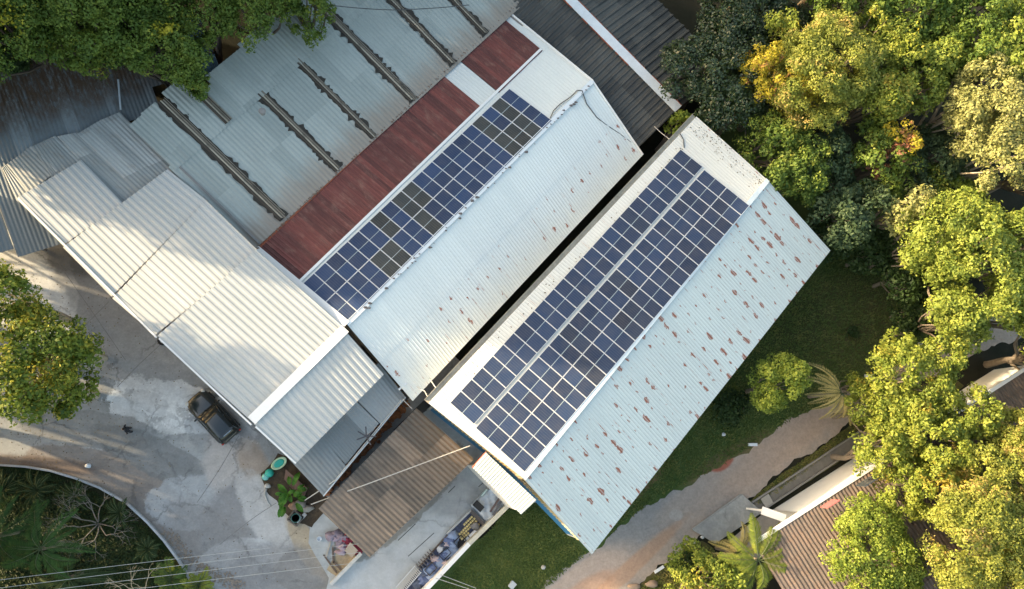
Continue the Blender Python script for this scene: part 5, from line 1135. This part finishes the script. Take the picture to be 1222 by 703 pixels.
MB().bar(at(562,610,.15), at(581,630,.15), .25, .3).build('rim', plain('rim dark', (.10,.09,.085), .9), tb)
mb = MB(); mb.bar(at(534,638,.1), at(500,677,.1), .09, .2).build('rim', m_walld, tb)
gt = thing('ladder_grate', 'ladder-like metal grate with many rungs on storage bay edge at picture bottom', 'grate', at(490,690,0))
ga, gb_ = at(476,705,.25), at(499,679,.25)
MB().bar(ga-nW*.3, gb_-nW*.3, .05, .05).build('rail', m_alu, gt); MB().bar(ga+nW*.3, gb_+nW*.3, .05, .05).build('rail', m_alu, gt)
for k in range(15):
    p = ga.lerp(gb_, (k+.5)/15); MB().bar(p-nW*.33, p+nW*.33, .07, .04).build('rung', plain('rung', (.46,.45,.42), .6), gt)
gt2 = thing('coil_stack', 'row of dark hoops along storage bay edge above the ladder grate', 'hoops', at(508,668,0))
for k in range(7):
    p = at(500,677,.2).lerp(at(517,658,.2), k/6.5); MB().tube([p+nW*.28*math.cos(a)+Vector((0,0,.02+.14*math.sin(a))) for a in [j*math.pi/6 for j in range(7)]], .035, 6).build('hoop', plain('hoop', (.15,.14,.14), .8), gt2)
# yellow blocks, four rows
YB = [((549,622),(563.5,616.5),5)]
rows_ = [((553,627),(564,616),5,'top'),((547.5,638.5),(567,618),9,'second'),((548,642),(569,621),9,'third'),((550,644),(572,625),9,'lowest')]
m_yb = plain('yellow block', (.58,.48,.22), .8, var=.2)
for (a_, b_, n_, rl) in rows_:
    pa_, pb_ = at(*a_, .12), at(*b_, .12)
    for k in range(n_):
        if rl == 'lowest' and k in (4,5): continue
        p = pa_.lerp(pb_, (k+.5)/n_); d_ = (pb_-pa_).normalized(); hl_ = (pb_-pa_).length/n_*.40
        o = MB().bar(p-d_*hl_, p+d_*hl_, .13, .18).build('yellow_block', m_yb); tag(o, 'yellow block in the %s row of the storage bay, %s from lower left' % (rl, ORD[k]), 'block', 'yellow blocks in the storage bay')
for i, (a_, b_) in enumerate((((555,646),(559,641)),((560,640),(569,632)))):
    simple('white_bar', ('short white bar below yellow blocks, lower of two','long white bar below yellow blocks, upper of two')[i], 'bar', MB().bar(at(*a_,.12), at(*b_,.12), .16, .1), m_paleb, None, 'white bars in the storage bay')
simple('grey_lump', 'grey lump lying on the yellow block rows', 'lump', MB().blob(at(567,628,.3), (.3,.25,.15), 4, .3), m_wallg, None, smooth=True)
bags = [(535,646,.45,.4,0),(540,641,.5,.4,1),(531,653,.42,.35,2),(536,657,.6,.5,1),(526,655,.3,.25,3),(532,650,.3,.25,4),(529,664,.4,.35,0),(520,668,.35,.3,4),(524,672,.5,.4,1),(518,676,.5,.4,0),(512,682,.5,.4,1),(506,684,.45,.4,2),(505,693,.5,.4,0),(514,688,.4,.3,1),(498,696,.4,.35,2),(530,672,.35,.25,4),(540,650,.4,.3,1)]
bc_ = [('slate blue',(.13,.17,.30)),('light blue',(.26,.33,.47)),('dark blue grey',(.07,.09,.14)),('white',(.55,.57,.60)),('pinkish beige',(.48,.38,.38))]
for i, (px, py, rx, ry, k) in enumerate(bags):
    stone('%s bundle in storage bay by white wall, %s from its upper end' % (bc_[k][0], ORD[i]), px, py, (rx, ry, .18), plain('bundle '+bc_[k][0], bc_[k][1], .7, var=.3), 'bundle', 'bundle', 'bundles in the storage bay', seed=i+20, amp=.3)
for i, (px, py, lab) in enumerate([(549,646,'black crate at the foot of yellow block rows'),(531,661,'black crate among blue bundles in storage bay'),(514,679,'dark brown crate low in storage bay near the grate')]):
    c = at(px, py, .3); t = thing('crate', lab, 'crate', (c.x, c.y, 0), math.atan2(dW.y, dW.x), 'dark crates in the storage bay')
    mt = plain(('crate black','crate black','crate brown')[i], ((.02,.02,.022),(.02,.02,.022),(.08,.07,.06))[i], .7)
    MB().bar((-.35,0,.03), (.35,0,.03), .5, .05).build('base', mt, t, local=True)
    for a_, b_ in (((-.35,-.25,.2),(.35,-.25,.2)),((-.35,.25,.2),(.35,.25,.2)),((-.35,-.25,.2),(-.35,.25,.2)),((.35,-.25,.2),(.35,.25,.2))): MB().bar(a_, b_, .04, .35).build('side', mt, t, local=True)
# tarp covered pile with two beams and a dark box
tp = [at(562,603,.35), at(586,580,.55), at(607,600,.5), at(582,625,.35)]
v = []; f = []; N_ = 16; rn = random.Random(6)
for i in range(N_+1):
    for j in range(N_+1):
        p = tp[0].lerp(tp[1], i/N_).lerp(tp[3].lerp(tp[2], i/N_), j/N_); e = min(i, j, N_-i, N_-j)
        v.append((p.x+rn.uniform(-.03,.03), p.y+rn.uniform(-.03,.03), (p.z+.08*math.sin(i*1.3+j*.6)+.05*math.sin(j*2.1-i)+rn.uniform(-.02,.02)) if e > 0 else .03))
for i in range(N_):
    for j in range(N_): f.append((i*(N_+1)+j, (i+1)*(N_+1)+j, (i+1)*(N_+1)+j+1, i*(N_+1)+j+1))
o = mk('tarpaulin', v, f, plain('grey white tarp', (.46,.50,.53), .5, var=.2, scale=2), None, smooth=True)
if o.data.polygons[40].normal.z < 0: o.data.flip_normals()
tag(o, 'crumpled pale grey tarpaulin over a pile between annex roof and storage bay', 'tarpaulin')
simple('beam', 'dark brown beam on tarpaulin, left of the two', 'beam', MB().bar(at(585,611,.75), at(597,593,.75), .13, .12), plain('beam brown', (.10,.07,.065), .8), None, 'beams on the tarpaulin')
simple('beam', 'dark grey beam on tarpaulin, right of the two', 'beam', MB().bar(at(588.5,615,.75), at(600,595,.75), .13, .12), plain('beam grey', (.10,.10,.11), .8), None, 'beams on the tarpaulin')
c = at(571,604,.6); simple('storage_box', 'black lidded box on the left corner of the tarpaulin', 'box', MB().bar(c-W*.35, c+W*.35, .45, .3).bar(c-W*.3+Vector((0,0,.18)), c+W*.3+Vector((0,0,.18)), .38, .06), m_black, c)
simple('side_board', 'thin pale green board at upper edge of the tarpaulin pile', 'board', MB().bar(at(574,592,.5), at(581,584,.5), .12, .35), plain('pale green board', (.40,.50,.47), .6), None)
# terrace joints
for i, (a_, b_) in enumerate([((475,645),(496,625)),((487,664),(518,636)),((535,588),(543,580)),((571,581),(578,575))]):
    o = MB().bar(at(*a_, .014), at(*b_, .014), .05, .006).build('floor_joint', plain('dark joint', (.06,.06,.06), .9)); tag(o, kind='structure')
# white marker stones on the lawn, rubble by the platform
for i, (px, py, lab) in enumerate([(898,531,'short white kerb stone on lawn edge below bright round tree'),(1037,449,'short white kerb stone on lawn edge near dry palm'),(1101,411,'short white kerb stone on lawn edge by the lime trees')]):
    c = at(px, py, .12); o = MB().bar(c-Vector((.35,-.02,0)), c+Vector((.35,.02,0)), .22, .24).build('kerb_stone', m_paleb); tag(o, lab, 'kerb stone', 'white kerb stones')
stone('small white stone on lawn above dirt road', 863.5, 518.5, (.16,.14,.12), m_paleb, group='pale stones', seed=2)
stone('white stone on verge left of grey platform, lower of two', 827, 647.5, (.22,.14,.12), m_conc, group='pale stones', seed=3)
stone('small white stone on verge touching platform corner', 838, 641, (.14,.12,.1), m_paleb, group='pale stones', seed=4)
stone('pale stone on lawn left of the dirt road start', 648.5, 677, (.17,.15,.1), m_conc, group='pale stones', seed=5)
simple('white_plank', 'white plank lying on verge at bottom edge beside golden tree', 'plank', MB().bar(at(781,683,.08), at(792,676,.08), .2, .08), m_paleb, None)
c = at(611,698,.15); simple('utility_box', 'small grey utility box on lawn at bottom picture edge', 'utility box', MB().bar(c-U*.2, c+U*.2, .35, .3).bar(c-U*.24+Vector((0,0,.17)), c+U*.24+Vector((0,0,.17)), .4, .04), plain('box grey', (.38,.42,.44), .6), c)
for i, (px, py, r) in enumerate([(778,697,(.5,.25,.15)),(757,700,(.5,.2,.12))]): stone(('brown rock on verge at bottom edge near white plank','flat brown rock at the bottom edge left of its neighbour')[i], px, py, r, plain('brown rock', (.30,.22,.16), .95), group='brown rocks', seed=i+8)
c = at(891,607,.3); stone('black cap with white end lying on the grey platform', 891, 608, (.32,.10,.12), m_black, 'dropped_cap', 'cap', seed=2, amp=.1); stone('white scrap beside the black cap on grey platform', 895, 613, (.16,.12,.1), m_paleb, 'paper_scrap', 'scrap', seed=2, amp=.2)
stone('dark covered object under olive tree beside the white house wall', 1053, 526, (.9,.6,.7), plain('dark cover', (.05,.055,.06), .5), 'covered_object', 'covered object', seed=4, amp=.2)
# drift of rubble along the kerb and leaf litter
rn = random.Random(21); mb = MB()
for i in range(380):
    q_ = rn.random(); k = min(int(q_*5), 4); L_ = [(190,632),(205,650),(222,668),(240,682),(262,690),(280,698)]
    a_, b_ = L_[k], L_[k+1]; t_ = q_*5-k; px = a_[0]+(b_[0]-a_[0])*t_+rn.gauss(6,5); py = a_[1]+(b_[1]-a_[1])*t_+rn.gauss(0,4); s_ = rn.uniform(.03,.09)
    mb.blob(at(px, py, .02), (s_, s_*rn.uniform(.6,1.4), .04), i, .3, 5, 3)
o = mb.build('gravel', plain('gravel', (.24,.20,.16), .95, var=.4, scale=3)); tag(o, 'loose rubble and leaf litter drifted against the outer side of the kerb wall', 'gravel', kind='stuff')
# antenna on the lean-to, lamp arm, cables
c = at(437,521,4.4); t = thing('antenna', 'dark star-shaped antenna on the lean-to roof edge', 'antenna', (c.x, c.y, 4.0))
MB().tube([(0,0,-.1),(0,0,.7)], .03, 6).build('mast', m_wallg, t, local=True)
for k, a in enumerate((0, 40, 95, 150, 200, 300)):
    MB().tube([(0,0,.7),(.62*math.cos(rad(a)),.62*math.sin(rad(a)),.78)], .045, 5).build('arm', plain('antenna dark', (.06,.06,.07), .6), t, local=True)
t = thing('lamp_arm', 'white angled lamp arm at lower left corner of middle warehouse', 'lamp', at(484,460,4.7)); MB().tube([at(476,465,4.75), at(485,457,4.95)], .07, 6).build('tube', m_paleb, t); MB().tube([at(485,457,4.95), at(478,453,4.9), at(472,450,4.85)], .02, 5).build('arm', m_rusttrim, t)
def cable(label, pts, r, mat, sag=.15, group=None, n=10):
    P = []
    for (a_, b_) in zip(pts[:-1], pts[1:]):
        for k in range(n): q_ = k/n; P.append(a_.lerp(b_, q_)-Vector((0,0,sag*4*q_*(1-q_))))
    P.append(pts[-1]); o = MB().tube(P, r, 5).build('cable', mat); tag(o, label, 'cable', group); return o
m_cab = plain('black cable', (.045,.05,.055), .6); m_wire = plain('pale wire', (.42,.42,.40), .6)
def onroof(pl, l, dz=.0): return [onp(x, y, pl)+Vector((0,0,dz)) for x, y in l]
cable('black cable curving from solar array over white roof ridge to dark hall', onroof(PL1, [(656,142),(660,133),(668,125),(680,117),(688,109),(694,109)], .12)+[at(700,124,6.0), at(712,140,5.7), at(722,148,5.5), at(740,160,5.2), at(757,173,4.9)], .035, m_cab, 0, n=3)
cable('short dark cable hanging from top corner of rusty warehouse to panels', onroof(PL2, [(811,160),(815,167),(816,177)], .08), .035, m_cab, 0, n=3)
cable('pale cable spanning brown store roof to the rusty warehouse wall', [at(371,602,2.8), at(440,577,4.0), at(561,532,5.0)], .035, m_wire, .1, 'cables over the brown store')
cable('pale cable along lean-to roof edge up to middle warehouse corner', [at(364,597,2.5), at(400,573,4.1), at(436,529,4.3), at(479,477,4.3)], .035, m_wire, .05, 'cables over the brown store')
cable('thin wire crossing the dark gap between warehouses near their lower ends', [at(497,461,4.8), at(507,467,5.6), at(513,478,6.8)], .03, m_wire, .1, 'wires in the gap')
cable('white wire from middle warehouse eave to rusty warehouse gutter', [at(513,452,4.8), at(521,464,6.9)], .04, m_wire, .1, 'wires in the gap')
cable('thin wire from middle warehouse corner down to brown store', [at(480,476,4.3), at(492,488,3.8)], .03, m_wire, .05, 'wires in the gap')
cable('thin dark wire under the green shrub at dark hall corner', [at(780,150,4.5), at(802,168,6.8)], .03, m_wire, .1, 'wires in the gap')
for i, (a_, b_) in enumerate([((-80,702),(322,654)),((-80,712),(428,649)),((-80,722),(430,659)),((60,716),(432,671))]):
    o = cable(('thin overhead wire above lower garden, topmost of four','overhead wire above lower garden, second from top','brightest overhead wire above lower garden, third from top','overhead wire above lower garden, lowest of four')[i], [at(*a_, 6.5), at(*b_, 3.5)], .013, m_wire, .3, 'overhead wires'); 
cable('dark wire sagging across the top of the grey corrugated roof', [at(392,6,7.3), at(470,12,7.0), at(560,6,6.8)], .03, m_cab, .1)
cable('faint pale wire across lawn at the lower picture edge', [at(520,690,1.2), at(560,703,1.2)], .02, m_wire, .02, 'lawn wires'); cable('second faint pale wire across lawn at lower edge', [at(526,686,1.0), at(568,702,.8)], .02, m_wire, .02, 'lawn wires')
# low blue duct end at the rusty warehouse corner and rubble strip behind the brown store
mb = MB(); rn = random.Random(31)
for i in range(160):
    q_ = rn.random(); p = at(388+q_*98+rn.gauss(0,2.5), 588-q_*108+rn.gauss(0,2.5), .15); s_ = rn.uniform(.08,.25); mb.blob(p, (s_, s_*.8, s_*.6), i, .35, 6, 4)
o = mb.build('rubble', plain('brick rubble', (.30,.14,.07), .95, var=.5, scale=2)); tag(o, 'reddish rubble filling the narrow strip behind the brown store', 'rubble', kind='stuff')

# dry leaves and grit scattered on the yard
rng = np.random.default_rng(77); n = 1500; v = []
for k in range(n):
    px = rng.uniform(0, 380); py = rng.uniform(290, 703)
    if rng.random() < .55: px, py = rng.normal(60, 45), rng.normal(450, 60)
    c = np.array(at(px, py, .02)); a = rng.uniform(0, 6.28); s_ = rng.uniform(.02, .06); d = np.array([math.cos(a), math.sin(a), rng.uniform(-.1,.3)])*s_; e = np.array([-math.sin(a), math.cos(a), .1])*s_*.6
    v += [c-d, c+e, c+d, c-e]
t0 = empty('temp'); o = np_mesh('fallen_leaves', np.array(v), leafmat('fallen leaves', [(.06,.045,.03),(.14,.10,.05),(.26,.20,.09)]), t0); o.parent = None; bpy.data.objects.remove(t0)
tag(o, 'dry fallen leaves and grit scattered over the concrete yard', 'leaves', kind='stuff')

v = []
for k in range(230):
    q = rng.random(); px = 836+78*q+rng.normal(0, 5)+(rng.random()**2)*-12; py = 150+68*q+rng.normal(0, 5)+(rng.random()**2)*12
    if k > 150: px, py = rng.uniform(560, 900), 0; q = (px-560)/340; py = 440-q*362+rng.normal(0, 5)+6
    c = np.array(onp(px, py, PL2))+np.array([0, 0, .05]); a = rng.uniform(0, 6.28); s_ = rng.uniform(.02, .075); d = np.array([math.cos(a), math.sin(a), rng.uniform(-.1,.2)])*s_; e = np.array([-math.sin(a), math.cos(a), .1])*s_*.6
    v += [c-d, c+e, c+d, c-e]
t0 = empty('temp'); o = np_mesh('fallen_leaves', np.array(v), leafmat('dark fallen leaves', [(.04,.035,.025),(.09,.07,.04),(.16,.12,.06)]), t0); o.parent = None; bpy.data.objects.remove(t0)
tag(o, 'dark fallen leaves lying on upper end of the rusty warehouse roof', 'leaves', kind='stuff')

# slab joints and tyre tracks worn into the yard, as thin marks on the concrete
def strip_mark(name, pts, w, mat, z):
    v = []; f = []
    rn2 = random.Random(len(pts)*7+int(w*100))
    for i, p in enumerate(pts):
        d = (pts[min(i+1, len(pts)-1)]-pts[max(i-1, 0)]); d.z = 0; d.normalize(); s_ = Vector((-d.y, d.x, 0))*w*.5*rn2.uniform(.7, 1.2)
        v += [(p.x-s_.x, p.y-s_.y, z), (p.x+s_.x, p.y+s_.y, z)]
    for i in range(len(pts)-1): f.append((2*i, 2*i+1, 2*i+3, 2*i+2))
    o = mk(name, v, f, mat)
    if o.data.polygons[0].normal.z < 0: o.data.flip_normals()
    tag(o, kind='structure')
def curve(l, n=60):
    P = [at(x, y, 0) for x, y in l]; out = []
    for k in range(n+1):
        t = k/n*(len(P)-1); i = min(int(t), len(P)-2); u_ = t-i; p0, p1, p2, p3 = P[max(i-1,0)], P[i], P[i+1], P[min(i+2,len(P)-1)]
        out.append(.5*((2*p1)+(p2-p0)*u_+(2*p0-5*p1+4*p2-p3)*u_*u_+(3*p1-p0-3*p2+p3)*u_**3))
    return out
mt_, nt_, b_ = newmat('tyre wear', .9, 0, .2); g_ = nd(nt_, 'ShaderNodeNewGeometry').outputs['Position']; b_.inputs['Base Color'].default_value = (.10,.10,.10,1)
nt_.links.new(step(nt_, noise(nt_, g_, 2.2, 7, .75), .45, .75, 0, .38), b_.inputs['Alpha'])
for i, (l, w) in enumerate([(([(0,520),(80,523),(160,545),(230,590),(290,650),(330,710)]),.28),(([(0,545),(75,548),(140,570),(205,612),(260,668),(290,712)]),.28),(([(60,380),(130,430),(200,475),(236,500)]),.22),(([(50,400),(120,452),(190,498),(236,530)]),.22),(([(290,560),(330,620),(370,690)]),.25)]): strip_mark('tyre_track', curve(l), w, mt_, .010+.0006*i)
m_j = plain('joint dirt', (.19,.185,.175), .95, var=.4)
for i, l in enumerate([[(60,300),(110,372),(150,430)],[(130,360),(90,400),(50,440)],[(195,408),(165,436),(140,462)],[(285,520),(262,560),(235,600)],[(330,600),(300,620),(262,650)]]): strip_mark('slab_joint', curve(l, 30), .035, m_j, .0135+.0004*i)
